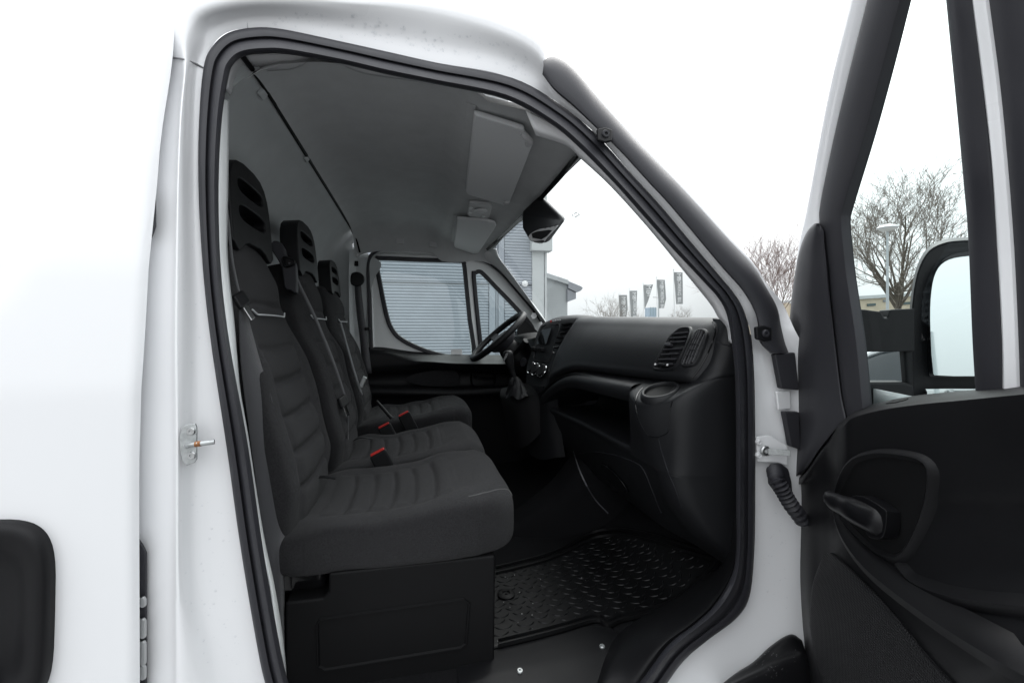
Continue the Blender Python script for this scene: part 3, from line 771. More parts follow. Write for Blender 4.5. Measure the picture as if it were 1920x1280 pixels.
# faint printed approval mark on the glass
ctr = wp(1074, 397, .003); ln, nn = hit(TW, 1074, 397)
xd = (wp(1086, 386) - wp(1064, 406)).normalized(); yd = nn.cross(xd)
mb = MB(); random.seed(3)
for rowi in range(2):
    for k in range(11):
        if k == 3 and rowi == 0: continue
        c = ctr + xd * (k - 5) * .0058 + (-yd) * (.010 + rowi * .012)
        for q in range(3):
            cc = c + xd * random.uniform(-.002, .002) + yd * random.uniform(-.003, .003)
            w, h = random.choice([(.0008, .004), (.0025, .0009), (.0008, .003)])
            mb.add([cc - xd * w - yd * h, cc + xd * w - yd * h, cc + xd * w + yd * h, cc - xd * w + yd * h], [(0, 1, 2, 3)])
for k in range(60):
    cc = ctr + xd * random.uniform(-.028, .028) + yd * random.uniform(.002, .035)
    w = random.uniform(.0004, .0010)
    mb.add([cc - xd * w - yd * w, cc + xd * w - yd * w, cc + xd * w + yd * w, cc - xd * w + yd * w], [(0, 1, 2, 3)])
o = mb.build('printed_mark', 'grey_plastic', ws, smooth=False); o['kind'] = 'stuff'

# ================================================================= sun visors and roof lamp
def visor(loop, name, thick=.016):
    pts = [hlp(u, v, .012) for u, v in loop]
    return plate(name, crom(pts, 3, True) if False else pts, 'visor_cloth', van, thick=thick, dirn=Vector((.1, 0, -1)), bevel=(.006, 3))
v1 = visor([(893, 196), (984, 224), (985, 240), (996, 247), (1000, 252), (957, 366), (945, 373), (876, 352), (873, 345)], 'sun_visor')
v2 = visor([(857, 400), (915, 404), (929, 409), (931, 414), (897, 468), (886, 470), (852, 458), (851, 452)], 'sun_visor')
b = crom([hlp(984, 228, .03), hlp(992, 232, .035), hlp(997, 240, .035), hlp(993, 250, .03)], 5); tube('visor_pivot', b, .009, 'grey_plastic', v1, n=10)
for (u, v, pr) in [(952, 366, v1), (923, 422, v2)]:
    q = MB(); q.box(hlp(u, v, .03), (.02, .03, .012)); q.build('visor_clip', 'grey_plastic', pr, bevel=(.003, 2))
# dark recess strip behind each visor
for lp, pr in (([(876, 190), (893, 196), (874, 348), (866, 340)], v1), ([(850, 402), (858, 402), (852, 455), (846, 452)], v2)):
    plate('visor_recess', [hlp(u, v, .003) for u, v in lp], 'headliner_cloth', headliner, thick=.003, dirn=Vector((0, 0, -1)))
lamp_l = [hlp(u, v, .002) for u, v in [(880, 374), (918, 377), (923, 381), (917, 402), (912, 406), (880, 401), (876, 397)]]
lamp = plate('roof_lamp', lamp_l, 'grey_plastic', van, thick=.012, dirn=Vector((.1, 0, -1)), bevel=(.004, 3))
c = hlp(902, 388, .015); lathe('lamp_lens', c, Vector((.05, 0, -1)), [(.030, 0), (.030, .004), (.024, .007), (.001, .008)], 'visor_cloth', lamp, n=28)
for (u, v) in [(884, 383), (883, 393), (906, 400)]:
    q = MB(); q.box(hlp(u, v, .016), (.014, .022, .006)); q.build('lamp_switch', 'visor_cloth', lamp, bevel=(.002, 2))
# ================================================================= seats
def se(c, e): return math.copysign(abs(c) ** (2 / e), c)
def make_cushion(name, Y0, hw, x0, x1, zt, zb, parent, dz=0, grooves=True):
    nx, na = 130, 96
    rings = []
    for i in range(nx + 1):
        q = -1 + 2 * i / nx
        X = math.sin(q * math.pi / 2 * .999)
        x = lerp(x0, x1, (X + 1) / 2)
        g = (1 - abs(X) ** 5.5) ** (1 / 5.5) if abs(X) < 1 else 0
        top = tab(x, zt) + dz; bot = zb + dz
        zc = (top + bot) / 2; hz = (top - bot) / 2
        w = hw * (.90 + .10 * g)
        ring = []
        for k in range(na):
            t = 2 * math.pi * k / na
            c, s = math.cos(t), math.sin(t)
            y = w * se(c, 5.0) * (g ** .5 if g < .98 else 1); z = zc + hz * g * se(s, 4.0)
            if s > 0:
                f = abs(y) / hw
                z += .026 * sstep(.5, .86, f) * sstep(x0 + .04, x0 + .16, x) * (1 - .75 * sstep(x1 - .22, x1 - .06, x)) * g
                xin = x - x0
                if grooves and s > .12:
                    win = 1 - sstep(.60, .68, f)
                    dg = 0
                    for gx in (.16, .215, .27, .325, .38):
                        xx = x0 + gx + .012 * (1 - (f / .65) ** 2)
                        dg += math.exp(-((x - xx) / .0052) ** 2)
                    z -= .006 * min(1, dg) * win
                    tau = (x - x0 - .105 - .012 * (1 - (f / .65) ** 2)) / .055
                    if 0 < tau < 6: z += .008 * (1 - abs(2 * (tau % 1) - 1) ** 2.6) * win
                    # seam across in front of the ribs and along both sides
                    z -= .005 * math.exp(-((x - (x0 + .43)) / .004) ** 2) * win
                    z -= .006 * math.exp(-((f - .66) / .018) ** 2) * sstep(x0 + .1, x0 + .14, x) * (1 - sstep(x0 + .43, x0 + .45, x))
                    z += .004 * win * math.sin(max(0, min(1, (x - x0 - .1) / .33)) * math.pi)
                # upper edge seam
            if .15 < abs(s) < .62 and s > 0 and abs(c) > .5:
                z -= 0
            zs_ = z + .0025 * math.sin(x * 38 + Y0 * 9) * math.sin(y * 21 + 1.0)
            sag = .010 * math.sin(x * 23 + 2 * Y0) * math.exp(-((s) / .5) ** 2)
            ring.append(Vector((x, Y0 + y * (1 + .02 * math.sin(x * 14)), zs_ + sag * .4)))
        rings.append(ring)
    v = [p for r in rings for p in r]
    f = grid_faces(len(rings), na, True)
    f += [tuple(range(na - 1, -1, -1)), tuple((len(rings) - 1) * na + k for k in range(na))]
    return mk(name, v, f, 'fabric', parent, sharp=None)
def back_frame(Y0, b0, b1):
    A = Vector((b0[0], Y0, b0[1])); B = Vector((b1[0], Y0, b1[1]))
    ax = (B - A); L = ax.length; ax.normalize()
    nrm = Vector((ax.z, 0, -ax.x)).normalized()       # faces forward
    return A, ax, nrm, L
def make_back(name, Y0, hw, b0, b1, parent, thick=.13):
    A, ax, nrm, L = back_frame(Y0, b0, b1)
    nh, na = 170, 92
    rings = []
    for i in range(nh + 1):
        q = -1 + 2 * i / nh
        X = math.sin(q * math.pi / 2 * .999)
        h = (X + 1) / 2 * L
        g = (1 - abs(X) ** 9) ** (1 / 9) if abs(X) < 1 else 0
        w = hw * tab(h / L, [(0, .95), (.3, 1.0), (.62, .98), (.78, .86), (.9, .74), (1, .68)])
        ring = []
        for k in range(na):
            t = 2 * math.pi * k / na; c, s = math.cos(t), math.sin(t)
            y = w * se(c, 4.2) * (g ** .4); d = thick / 2 * g * se(s, 4.0) - thick / 2
            f = abs(y) / hw
            if s > 0:
                d += .034 * sstep(.56, .86, f) * sstep(.0, .12, h) * (1 - sstep(.50 * L, .72 * L, h)) * g      # side bolsters
                d += .018 * math.exp(-((h - .24 * L) / (.17 * L)) ** 2) * (1 - sstep(.5, .75, f))            # lumbar
                if s > .1:
                    win = 1 - sstep(.60, .68, f); dg = 0
                    for gh in (.10, .185, .27, .355, .44):
                        hh = gh + .007 * (f / .65) ** 2 - .01
                        dg += math.exp(-((h - hh) / .0055) ** 2)
                    d -= .006 * min(1, dg) * win
                    tau = (h - .015 + .01 - .007 * (f / .65) ** 2) / .085
                    if 0 < tau < 5: d += .010 * (1 - abs(2 * (tau % 1) - 1) ** 2.6) * win
                    d -= .006 * math.exp(-((f - .66) / .018) ** 2) * sstep(.05, .09, h) * (1 - sstep(.60, .64, h / L * 1.0))
                    d -= .006 * math.exp(-((h - .545) / .005) ** 2) * (1 - sstep(.66, .72, f))
                    d += .012 * math.exp(-((h - .60) / .05) ** 2) * (1 - sstep(.4, .7, f))
            d += .002 * math.sin(h * 30 + Y0 * 7) * math.sin(y * 25)
            ring.append(A + ax * h + nrm * d + Vector((0, y, 0)))
        rings.append(ring)
    v = [p for r in rings for p in r]
    f = grid_faces(len(rings), na, True)
    f += [tuple(range(na - 1, -1, -1)), tuple((len(rings) - 1) * na + k for k in range(na))]
    o = mk(name, v, f, 'fabric', parent, sharp=None, recalc=True)
    # light piping under the shoulder panel
    pp = []
    for j in range(25):
        y = -.135 + .27 * j / 24
        e = .012 * sstep(.115, .135, abs(y))
        pp.append(A + ax * (.515 + e) + nrm * (.003 + .006 * (1 - (y / .14) ** 2)) + Vector((0, y, 0)))
    return o, pp
def make_headrest(name, Y0, hw, zbase, ztop, b0, b1, parent, thick=.055, fwd=0.0):
    xb = b1[0] + (b1[1] - zbase) * .24 + .004
    A, ax, nrm, L = back_frame(Y0, (xb, zbase), (xb - .016, ztop))      # stands more upright than the backrest
    h0 = 0; h1 = L
    def pt(y, h, d=0): return A + ax * h + nrm * (d + fwd) + Vector((0, y, 0))
    H = h1 - h0
    half = [(hw * 1.0, 0), (hw * 1.0, .2), (hw * .99, .42), (hw * .965, .60), (hw * .90, .76), (hw * .77, .885), (hw * .56, .965), (hw * .25, 1.0)]
    lo = [(hw * .55, -.02), (hw * .62, .06), (hw * .78, -.04)]
    out = [(-hw * .55, -.0), (-hw * .66, -.05), (-hw * .8, -.09)] + [(-y, q) for y, q in half] + [(y, q) for y, q in reversed(half)] + [(hw * .8, -.09), (hw * .66, -.05), (hw * .55, 0), (hw * .3, .05), (-hw * .3, .05)]
    loop = [pt(y, h0 + q * H) for y, q in out]
    def slot(c, hh, w):
        l = []
        for i in range(20):
            t = 2 * math.pi * i / 20
            l.append(pt(w * se(math.cos(t), 3.2), h0 + H * (c + hh * se(math.sin(t), 3.0))))
        return l
    holes = [slot(.70, .088, hw * .62), slot(.38, .095, hw * .66)]
    o = plate(name, loop, 'black_plastic', parent, holes=holes, thick=thick, dirn=-nrm, bevel=(.012, 4))
    return o
BK0, BK1 = (-.245, -.47), (-.415, .235)
ZT = [(-.32, -.44), (-.2, -.452), (-.08, -.455), (.03, -.437), (.12, -.405), (.19, -.385), (.25, -.395)]
mat('slat_grey', (.10, .10, .105), .45)
SEATS = {}
for key, Y0, hw, top, dzb in (('outer', -.555, .228, .412, .0), ('middle', -.095, .225, .375, .0), ('driver', .525, .235, .330, -.01)):
    xs = .0 if key != 'driver' else .03
    seat = make_cushion('passenger_seat' if key != 'driver' else 'driver_seat', Y0, hw, -.33 + xs, .252 + xs, [(a + xs, b) for a, b in ZT], -.565, van, dz=dzb if key != 'driver' else .02)
    bx = .0 if key != 'middle' else .03
    b0, b1 = (BK0[0] + bx + xs, BK0[1]), (BK1[0] + bx * 1.2 + xs, BK1[1] + (-.01 if key == 'middle' else (-.03 if key == 'driver' else 0)))
    bk, pp = make_back('backrest', Y0, hw, b0, b1, seat)
    tube('piping', pp, .0022, 'piping_grey', seat, n=6)
    hr = make_headrest('headrest', Y0, .150 if key != 'driver' else .135, b1[1] - .035, top, b0, b1, seat, fwd=.004)
    SEATS[key] = (seat, b0, b1)
# plastic shoulder block with belt outlet between the two passenger seats
A, ax, nrm, L = back_frame(-.325, *SEATS['middle'][1:])
sh = [P(u, v, -.335) for u, v in [(510, 470), (509, 456), (514, 451), (524, 453), (532, 462), (537, 480), (551, 488), (555, 500), (556, 548), (545, 544), (533, 538), (528, 500)]]
sb = plate('belt_shoulder', crom(sh, 2, True), 'trim_plastic', SEATS['middle'][0], thick=.07, dirn=Vector((-.15, 1, 0)), bevel=(.010, 3))
lp = [P(u, v, -.338) for u, v in [(531, 482), (549, 487), (551, 495), (536, 500), (531, 492)]]
sweep('belt_outlet', crom(lp, 3, True), [(-.004, -.002), (0, .005), (.004, -.002)], 'black_plastic', sb, closed=True)
plate('outlet_slot', [p + Vector((0, -.001, 0)) for p in lp], 'gloss_black', sb, thick=.001, dirn=Vector((0, -1, 0)))
def ribbon(name, L_, R_, m, parent, n=8, thick=.0016):
    a, b = crom(L_, n), crom(R_, n); v = []
    for p, q in zip(a, b): v += [p, (p + q) / 2, q]
    return mk(name, v, grid_faces(len(a), 3), m, parent, solid=thick)
def tongue(parent, p, d, side, sc=1.0):
    """belt tongue: black grip + metal blade, p centre of the grip, d pointing direction"""
    d = d.normalized(); side = side.normalized(); n = d.cross(side).normalized()
    R = Matrix((d, side, n)).transposed()
    g = MB(); g.box(p, (.036 * sc, .050 * sc, .012 * sc), R); o = g.build('belt_tongue', 'black_plastic', parent, bevel=(.005, 2))
    g = MB(); g.box(p + d * .034 * sc, (.036 * sc, .020 * sc, .0026), R); g.build('tongue_blade', 'chrome', parent, bevel=(.001, 1))
    return o
mbelt = ribbon('middle_belt', [P(540, 492, -.345), P(556, 530, -.30), P(585, 590, -.28), P(618, 670, -.26), P(641, 735, -.24), P(648, 770, -.22), P(650, 835, -.18)],
               [P(547, 492, -.335), P(562, 530, -.29), P(591, 590, -.27), P(624, 670, -.25), P(646, 735, -.23), P(653, 770, -.215), P(653, 835, -.17)], 'webbing', van)
tongue(mbelt, P(643, 752, -.25), P(654, 782, -.25) - P(643, 752, -.25), Vector((.3, .95, .2)))
# outer seat's belt: narrow strand from the upper guide, then the broad strand down to the floor anchor
ob = ribbon('outer_belt', [P(414, 380, -.80), P(424, 420, -.79), P(433, 490, -.785), P(446, 552, -.78)], [P(424, 376, -.78), P(430, 420, -.77), P(437, 490, -.772), P(450, 552, -.772)], 'webbing', van)
ribbon('lower_strand', [P(447, 560, -.800), P(448, 600, -.800), P(451, 680, -.800), P(466, 800, -.800), P(482, 920, -.80), P(498, 1060, -.80), P(516, 1200, -.80), P(528, 1330, -.80)],
       [P(455, 556, -.785), P(466, 600, -.775), P(488, 680, -.765), P(512, 760, -.76), P(526, 850, -.755), P(533, 960, -.755), P(532, 1100, -.76), P(538, 1330, -.765)], 'webbing', ob)
tongue(ob, P(452, 562, -.79), P(476, 600, -.79) - P(452, 562, -.79), Vector((.1, .9, .35)), .9)
# driver belt strands crossing the driver's seat + buckles
ribbon('lap_belt', [P(636, 605, .28), P(646, 640, .27), P(660, 690, .25), P(676, 740, .22)], [P(640, 604, .30), P(650, 640, .29), P(664, 690, .27), P(680, 740, .24)], 'webbing', db)
def buckle(u, v, Y, du, dv, parent=van):
    p = P(u, v, Y); d = (P(u + du, v + dv, Y) - p).normalized()
    up = Vector((-.45, 0, .9)).normalized(); side = up.cross(Vector((0, 1, 0))).normalized()
    R = Matrix((side, Vector((0, 1, 0)), up)).transposed()
    g = MB(); g.box(p - up * .045, (.055, .028, .09), R); o = g.build('belt_buckle', 'black_plastic', parent, bevel=(.006, 3))
    g = MB(); g.box(p + up * .002, (.046, .016, .008), R); g.build('release_button', 'red_plastic', o, bevel=(.003, 2))
    return o
buckle(708, 848, -.33, 1, .4); buckle(757, 776, .26, 1, .4); buckle(720, 798, .13, 1, .4)
# belt anchor straps seen between the seats
tube('recliner_rod', crom([P(706, 752, .2), P(720, 768, .18), P(734, 784, .16)], 4), .007, 'black_plastic', van)
q = MB(); q.box(P(680, 716, .27), (.02, .02, .05), Matrix.Rotation(.4, 3, 'Y')); q.build('seat_lever', 'zinc', SEATS['driver'][0], bevel=(.004, 2))
# small pull loop at the rear of the cushion
for (u, v, Y, s) in [(600, 902, -.55, SEATS['outer'][0]), (676, 826, -.1, SEATS['middle'][0])]:
    c = P(u, v, Y)
    sweep('seat_loop', crom([c + Vector((-.03, 0, .0)), c + Vector((0, 0, .012)), c + Vector((.04, 0, .006))], 5), [(-.008, -.001), (.008, -.001), (.008, .001), (-.008, .001)], 'black_plastic', s, up=Vector((0, 0, 1)))
# stitched seam line on the near cushion's front corner
st_pts = crom([P(880, 938, -.775), P(910, 932, -.77), P(938, 926, -.75), P(958, 922, -.73), P(966, 938, -.735), P(969, 960, -.745), P(970, 985, -.75)], 6)
TC = bvh(SEATS['outer'][0])
sm = MB()
for i, p in enumerate(crom([Vector((u, v)) for u, v in [(880, 930), (895, 927), (905, 924), (915, 922), (935, 917), (952, 918), (960, 930), (965, 950), (967, 975)]], 16)):
    l, n = hit(TC, p.x, p.y)
    if l is None or i % 2: continue
    sm.box(l + n * .0006, (.0035, .0014, .0012))
if sm.v: sm.build('seam_stitching', 'stitch_grey', SEATS['outer'][0], smooth=False)['kind'] = 'stuff'

# ---- seat box under the passenger bench
xb0, xb1, yb = P(534, 1130, -.775).x, P(926, 1100, -.775).x, -.775
zb0, zb1 = -.80, -.545
def bxp(x, z, y=yb): return Vector((x, y, z))
cut = P(616, 1120, yb)
outl = [bxp(xb0, zb0 - .15), bxp(xb1, zb0 - .15), bxp(xb1 + .004, zb1), bxp(cut.x, zb1), bxp(cut.x, cut.z + .012), bxp(cut.x - .012, cut.z), bxp(xb0, cut.z)]
box = plate('seat_box', outl, 'dark_plastic', van, thick=.95, dirn=Vector((0, 1, 0)), bevel=(.006, 2))
rl = [P(u, v, yb - .001) for u, v in [(594, 1170), (600, 1160), (870, 1122), (880, 1130), (874, 1205), (864, 1214), (610, 1256), (596, 1248)]]
sweep('box_rib', crom(rl, 1, True), [(-.004, -.004), (-.001, .0035), (.002, .0035), (.006, -.004)], 'dark_plastic', box, closed=True)
b = MB(); b.box(Vector((P(572, 1080, -.70).x, -.70, cut.z + .04)), (.10, .06, .10)); b.build('belt_reel', 'gloss_black', box, bevel=(.015, 3))
b = MB(); b.box(Vector((P(560, 1060, -.66).x, -.66, cut.z + .075)), (.05, .02, .02)); b.build('reel_bracket', 'zinc', box, bevel=(.004, 2))
plate('driver_seat_box', [Vector((x, .29, z)) for x, z in ((-.3, -.95), (.22, -.95), (.24, -.53), (-.3, -.53))], 'dark_plastic', van, thick=.5, dirn=Vector((0, 1, 0)), bevel=(.01, 2))

# ================================================================= dashboard
def dtop(Y):
    s = (Y + .83) / .85
    return .757 - .078 * s, .021 + .024 * s
def dbot(Y):
    s = (Y + .83) / .85
    return tab(Y, [(-.86, .685), (-.83, .675), (-.45, .615), (.02, .55), (.06, .54)]), -.137 - .02 * s - .085 * max(0, (s - .62) / .38) ** 2
NY = 40
rows = []
for i in range(NY + 1):
    Y = -.855 + (.03 + .855) * i / NY
    xt, zt_ = dtop(Y); xb, zb_ = dbot(Y)
    e = 1 - sstep(-.855, -.825, Y)          # rounding at the outer end
    f = sstep(-.02, .03, Y)
    prof = [Vector((1.15, Y, zt_ - .02)), Vector((.95, Y, zt_ + .004)), Vector((xt + .06, Y, zt_ + .004)), Vector((xt + .02, Y, zt_ + .001))]
    for k in range(11):
        q = k / 10
        x = lerp(xt, xb, q) - .022 * math.sin(math.pi * (q * .9 + .1)) ; z = lerp(zt_ - .012, zb_ + .012, q)
        prof.append(Vector((x + .030 * e + .02 * f, Y, z)))
    prof += [Vector((xb + .012 + .02 * e, Y, zb_ - .004)), Vector((xb + .05, Y, zb_ - .008)), Vector((xb + .14, Y, zb_ - .004))]
    rows.append(crom(prof, 3))
dash = mk('dashboard', [p for r in rows for p in r], grid_faces(len(rows), len(rows[0])), 'dash_plastic', van, sharp=60)
TD = bvh(dash)
def dp(u, v, off=0.0):
    l, n = hit(TD, u, v); return l + n * off
dn = hit(TD, 1260, 660)[1]
# lip over the open shelf
def lipx(Y): return tab(Y, [(-.66, .600), (-.5, .585), (-.3, .575), (-.1, .56), (.06, .545)])
def lowx(Y, z): return tab(Y, [(-.9, .64), (-.6, .606), (-.3, .60), (.06, .57)]) + .05 * max(0, (-.34 - z) / .28)
rows = []
for i in range(25):
    Y = -.66 + .72 * i / 24
    xb, zb_ = dbot(Y); lx = lipx(Y)
    zz = zb_
    prof = [Vector((xb + .05, Y, zz + .0)), Vector((xb - .0, Y, zz - .014)), Vector((lx + .015, Y, zz - .020)), Vector((lx, Y, zz - .034)), Vector((lx + .002, Y, zz - .058)), Vector((lx + .03, Y, zz - .072)), Vector((lx + .2, Y, zz - .07)),
            Vector((lx + .26, Y, -.25)), Vector((lx + .25, Y, -.335)), Vector((lx + .1, Y, -.338)), Vector((lowx(Y, -.34) + .012, Y, -.338)), Vector((lowx(Y, -.34) - .003, Y, -.348)), Vector((lowx(Y, -.36), Y, -.365))]
    rows.append(crom(prof, 5))
shelf = mk('dash_shelf', [p for r in rows for p in r], grid_faces(len(rows), len(rows[0])), 'dash_plastic', dash, sharp=60)
# end walls of the shelf
for Y in (-.655, .055):
    lx = lipx(Y); zz = dbot(Y)[1]
    plate('shelf_end', [Vector((lx + .02, Y, zz - .06)), Vector((lx + .27, Y, zz - .06)), Vector((lx + .27, Y, -.34)), Vector((lx + .04, Y, -.34))], 'trim_plastic' if Y > 0 else 'dash_plastic', shelf, thick=.006, dirn=Vector((0, math.copysign(1, Y), 0)))
# lower dash: shelf front down to the footwell, wrapping round to the door side
rows = [[Vector(q) for q in r] for r in [
    [(.90, -.880, -.070), (.82, -.876, -.095), (.74, -.866, -.118), (.70, -.850, -.128), (.69, -.80, -.140), (.69, -.74, -.142), (.685, -.68, -.142), (.70, -.645, -.134)],
    [(.88, -.893, -.060), (.80, -.888, -.088), (.72, -.878, -.118), (.652, -.860, -.150), (.617, -.825, -.178), (.592, -.765, -.186), (.594, -.70, -.180), (.612, -.655, -.170)],
    [(.88, -.897, -.075), (.80, -.893, -.105), (.715, -.885, -.140), (.640, -.868, -.178), (.605, -.828, -.204), (.576, -.765, -.210), (.582, -.70, -.204), (.600, -.655, -.194)],
    [(.88, -.897, -.200), (.79, -.893, -.215), (.710, -.886, -.230), (.637, -.870, -.245), (.606, -.828, -.250), (.576, -.765, -.250), (.584, -.70, -.250), (.602, -.655, -.250)],
    [(.88, -.896, -.280), (.785, -.892, -.290), (.705, -.885, -.300), (.636, -.869, -.305), (.609, -.827, -.305), (.592, -.765, -.305), (.595, -.70, -.305), (.604, -.655, -.305)],
    [(.90, -.895, -.360), (.765, -.890, -.360), (.670, -.880, -.360), (.624, -.862, -.360), (.605, -.815, -.360), (.605, -.765, -.360), (.605, -.70, -.360), (.606, -.655, -.360)]]]
side_bin = patch('dash_side', rows, 'dash_plastic', dash, k=6, kr=5)
rows = []
for z, cx, side in ((-.355, 0, .665), (-.42, .012, .69), (-.5, .035, .73), (-.56, .06, .775), (-.60, .085, .81), (-.61, .13, .86)):
    corner = tab(z, [(-.62, .80), (-.58, .755), (-.5, .675), (-.42, .625), (-.355, .606)])
    rows.append([Vector((.93, -.895, z)), Vector((side + .10, -.890, z)), Vector((max(side, corner + .05), -.880, z)), Vector((corner + .018, -.862, z)), Vector((corner - .002, -.81, z)), Vector((lerp(corner, lowx(-.7, z) + cx, .55), -.72, z)), Vector((lowx(-.6, z) + cx, -.6, z)),
                 Vector((lowx(-.4, z) + cx, -.4, z)), Vector((lowx(-.2, z) + cx, -.2, z)), Vector((lowx(0, z) + cx, .06, z))])
lower = patch('lower_dash', rows, 'dash_plastic', dash, k=5, kr=5)
TL = bvh(lower); TB = bvh(side_bin)
def lo_(u, v, off=0.0, tree=None):
    for t in ((tree,) if tree else (TL, TB, TD)):
        l, n = hit(t, u, v)
        if l is not None: return l + n * off
    return P(u, v, -.6)
# glove box door line and latch
sweep('glovebox_seam', crom([lo_(u, v, .001) for u, v in [(1085, 850), (1110, 846), (1150, 852), (1190, 866), (1208, 882), (1222, 915), (1240, 960)]], 5), [(-.0015, -.002), (0, .0015), (.0015, -.002)], 'trim_plastic', lower, up=Vector((-1, -.3, 0)))
sweep('glovebox_seam', crom([lo_(u, v, .001) for u, v in [(1075, 845), (1090, 890), (1115, 935), (1140, 962)]], 5), [(-.0015, -.002), (0, .0015), (.0015, -.002)], 'trim_plastic', lower, up=Vector((-1, -.3, 0)))
lt = [lo_(u, v, .002) for u, v in [(1130, 868), (1150, 880), (1172, 905), (1180, 922), (1165, 918), (1145, 898)]]
plate('glovebox_latch', crom(lt, 3, True), 'gloss_black', lower, thick=.008, dirn=Vector((-1, -.3, 0)), bevel=(.003, 2))
sweep('corner_seam', crom([lo_(u, v, .0008) for u, v in [(1235, 823), (1242, 850), (1255, 890), (1268, 920), (1278, 950)]], 5), [(-.001, -.002), (0, .001), (.001, -.002)], 'trim_plastic', lower, up=Vector((-1, -.6, 0)))
# door-side end piece between dashboard and pillar
fl = [[P(u, v, Y) for u, v, Y in r] for r in [
    [(1336, 597, -.80), (1352, 599, -.845), (1368, 606, -.875), (1385, 618, -.885)], [(1340, 620, -.82), (1352, 622, -.86), (1370, 628, -.88), (1390, 634, -.89)], [(1332, 640, -.825), (1346, 645, -.862), (1368, 652, -.885), (1392, 658, -.895)], [(1318, 680, -.825), (1335, 682, -.862), (1362, 684, -.885), (1394, 690, -.895)],
    [(1296, 716, -.825), (1318, 714, -.862), (1350, 706, -.885), (1394, 700, -.895)], [(1290, 728, -.82), (1318, 724, -.855), (1350, 712, -.875), (1394, 712, -.89)]]]
end = patch('dash_end', fl, 'dash_plastic', dash, k=5, kr=5)
TE = bvh(end)
sweep('end_seam', crom([hit(TE, u, v)[0] + Vector((-.001, -.001, 0)) for u, v in [(1344, 640), (1356, 645), (1372, 650), (1386, 652)]], 5), [(-.0012, -.001), (0, .0012), (.0012, -.001)], 'trim_plastic', dash)
tube('panel_gap', crom([dp(u, v, .0005) if hit(TD, u, v)[0] else P(u, v, -.85) for u, v in [(1336, 604), (1341, 618), (1336, 640), (1326, 665), (1312, 690), (1298, 708)]], 5), .0018, 'gloss_black', dash, n=6)

# vents on the passenger side
def vent(loop, slats, name, vert=False):
    L0 = [dp(u, v, .001) for u, v in loop]
    lp = crom(L0, 3, True); n0 = dn
    bz = sweep(name, lp, [(-.005, -.002), (-.003, .003), (0, .0045), (.003, .003), (.005, -.002)], 'dash_plastic', dash, closed=True, up=n0)
    plate('vent_shade', [p + n0 * .0012 for p in lp], 'gloss_black', bz, thick=.0008, dirn=n0)  # flat black sheet, the shade of the vent's depth put into its colour
    for (a, b) in slats:
        pa, pb = dp(*a, .004), dp(*b, .004)
        d = (pb - pa).normalized(); up = Vector((0, 0, 1))
        R = Matrix((d, n0.cross(d).normalized(), n0)).transposed()
        m = MB(); m.box((pa + pb) / 2, ((pb - pa).length, .0016 if vert else .0032, .007), R)
        m.build('vent_slat', 'slat_grey' if vert else 'trim_plastic', bz, smooth=False)
    return bz
def eL(v): return tab(v, [(615, 1262), (640, 1250), (665, 1238), (690, 1230)])
v1_ = vent([(1268, 622), (1278, 616), (1292, 615), (1296, 622), (1290, 642), (1278, 668), (1266, 688), (1256, 692), (1232, 692), (1228, 686), (1240, 662), (1256, 634)],
     [((1264, 628), (1293, 625)), ((1258, 636), (1290, 634)), ((1253, 644), (1287, 642)), ((1247, 657), (1281, 655)), ((1243, 666), (1276, 664)), ((1238, 675), (1271, 674)), ((1234, 684), (1266, 683))], 'air_vent')
b = MB(); R = Matrix((Vector((0, 1, 0)), dn.cross(Vector((0, 1, 0))).normalized(), dn)).transposed(); b.box(dp(1258, 650, .009), (.030, .008, .012), R); b.build('vent_tab', 'trim_plastic', v1_, bevel=(.002, 2))
b = MB(); b.box(dp(1247, 685, .009), (.030, .007, .010), R); b.build('vent_wheel', 'black_plastic', v1_, bevel=(.002, 2))
for (u, v) in [(1234.5, 684.5), (1257.5, 685.5)]:
    lathe('wheel_dot', dp(u, v, .010), dn, [(.003, 0), (.003, .002), (.0002, .002)], 'white_print', v1_, n=14)
v2_ = vent([(1308, 622), (1318, 619), (1325, 624), (1324, 634), (1315, 658), (1306, 677), (1298, 684), (1284, 685), (1280, 680), (1286, 664), (1298, 638)],
     [((1312, 622), (1284, 682)), ((1316, 621), (1289, 683)), ((1320, 622), (1294, 683)), ((1324, 628), (1301, 680))], 'air_vent', True)
for k in range(5):
    a = (tab(k, [(0, 1302), (4, 1283)]), 634 + k * 10.5); b2 = (tab(k, [(0, 1324), (4, 1302)]), 638 + k * 10)
    pa, pb = dp(*a, .003), dp(*b2, .003); d = (pb - pa).normalized()
    m = MB(); m.box((pa + pb) / 2, ((pb - pa).length, .0012, .004), Matrix((d, dn.cross(d).normalized(), dn)).transposed()); m.build('vent_slat', 'trim_plastic', v2_, smooth=False)

# cup holder let into the top of the door-side bin
axc = Vector((-.355, -.10, .93)).normalized()
ctr = Vector((.632, -.772, -.1685))
ch = lathe('cup_holder', ctr, axc, [(.0405, .003), (.041, .009), (.0435, .0115), (.048, .0105), (.052, .006), (.055, -.002), (.056, -.012)], 'dash_plastic', dash, n=48, sharp=70)
lathe('cup_shade', ctr, axc, [(.0405, .0031), (.001, .0031)], 'dark_plastic', ch, n=48)  # flat dark disc standing in for the shade down the cup
sm_ = [(u, v) for u, v in [(1206, 727), (1197, 737), (1192, 753), (1196, 780), (1211, 810), (1220, 818), (1234, 819), (1250, 812), (1255, 800), (1256, 772), (1261, 752)]]
pts_ = [hit(TB, u, v) for u, v in sm_]
tube('bin_seam', crom([l + n * .0004 for l, n in pts_ if l is not None], 5), .0013, 'gloss_black', dash, n=6)
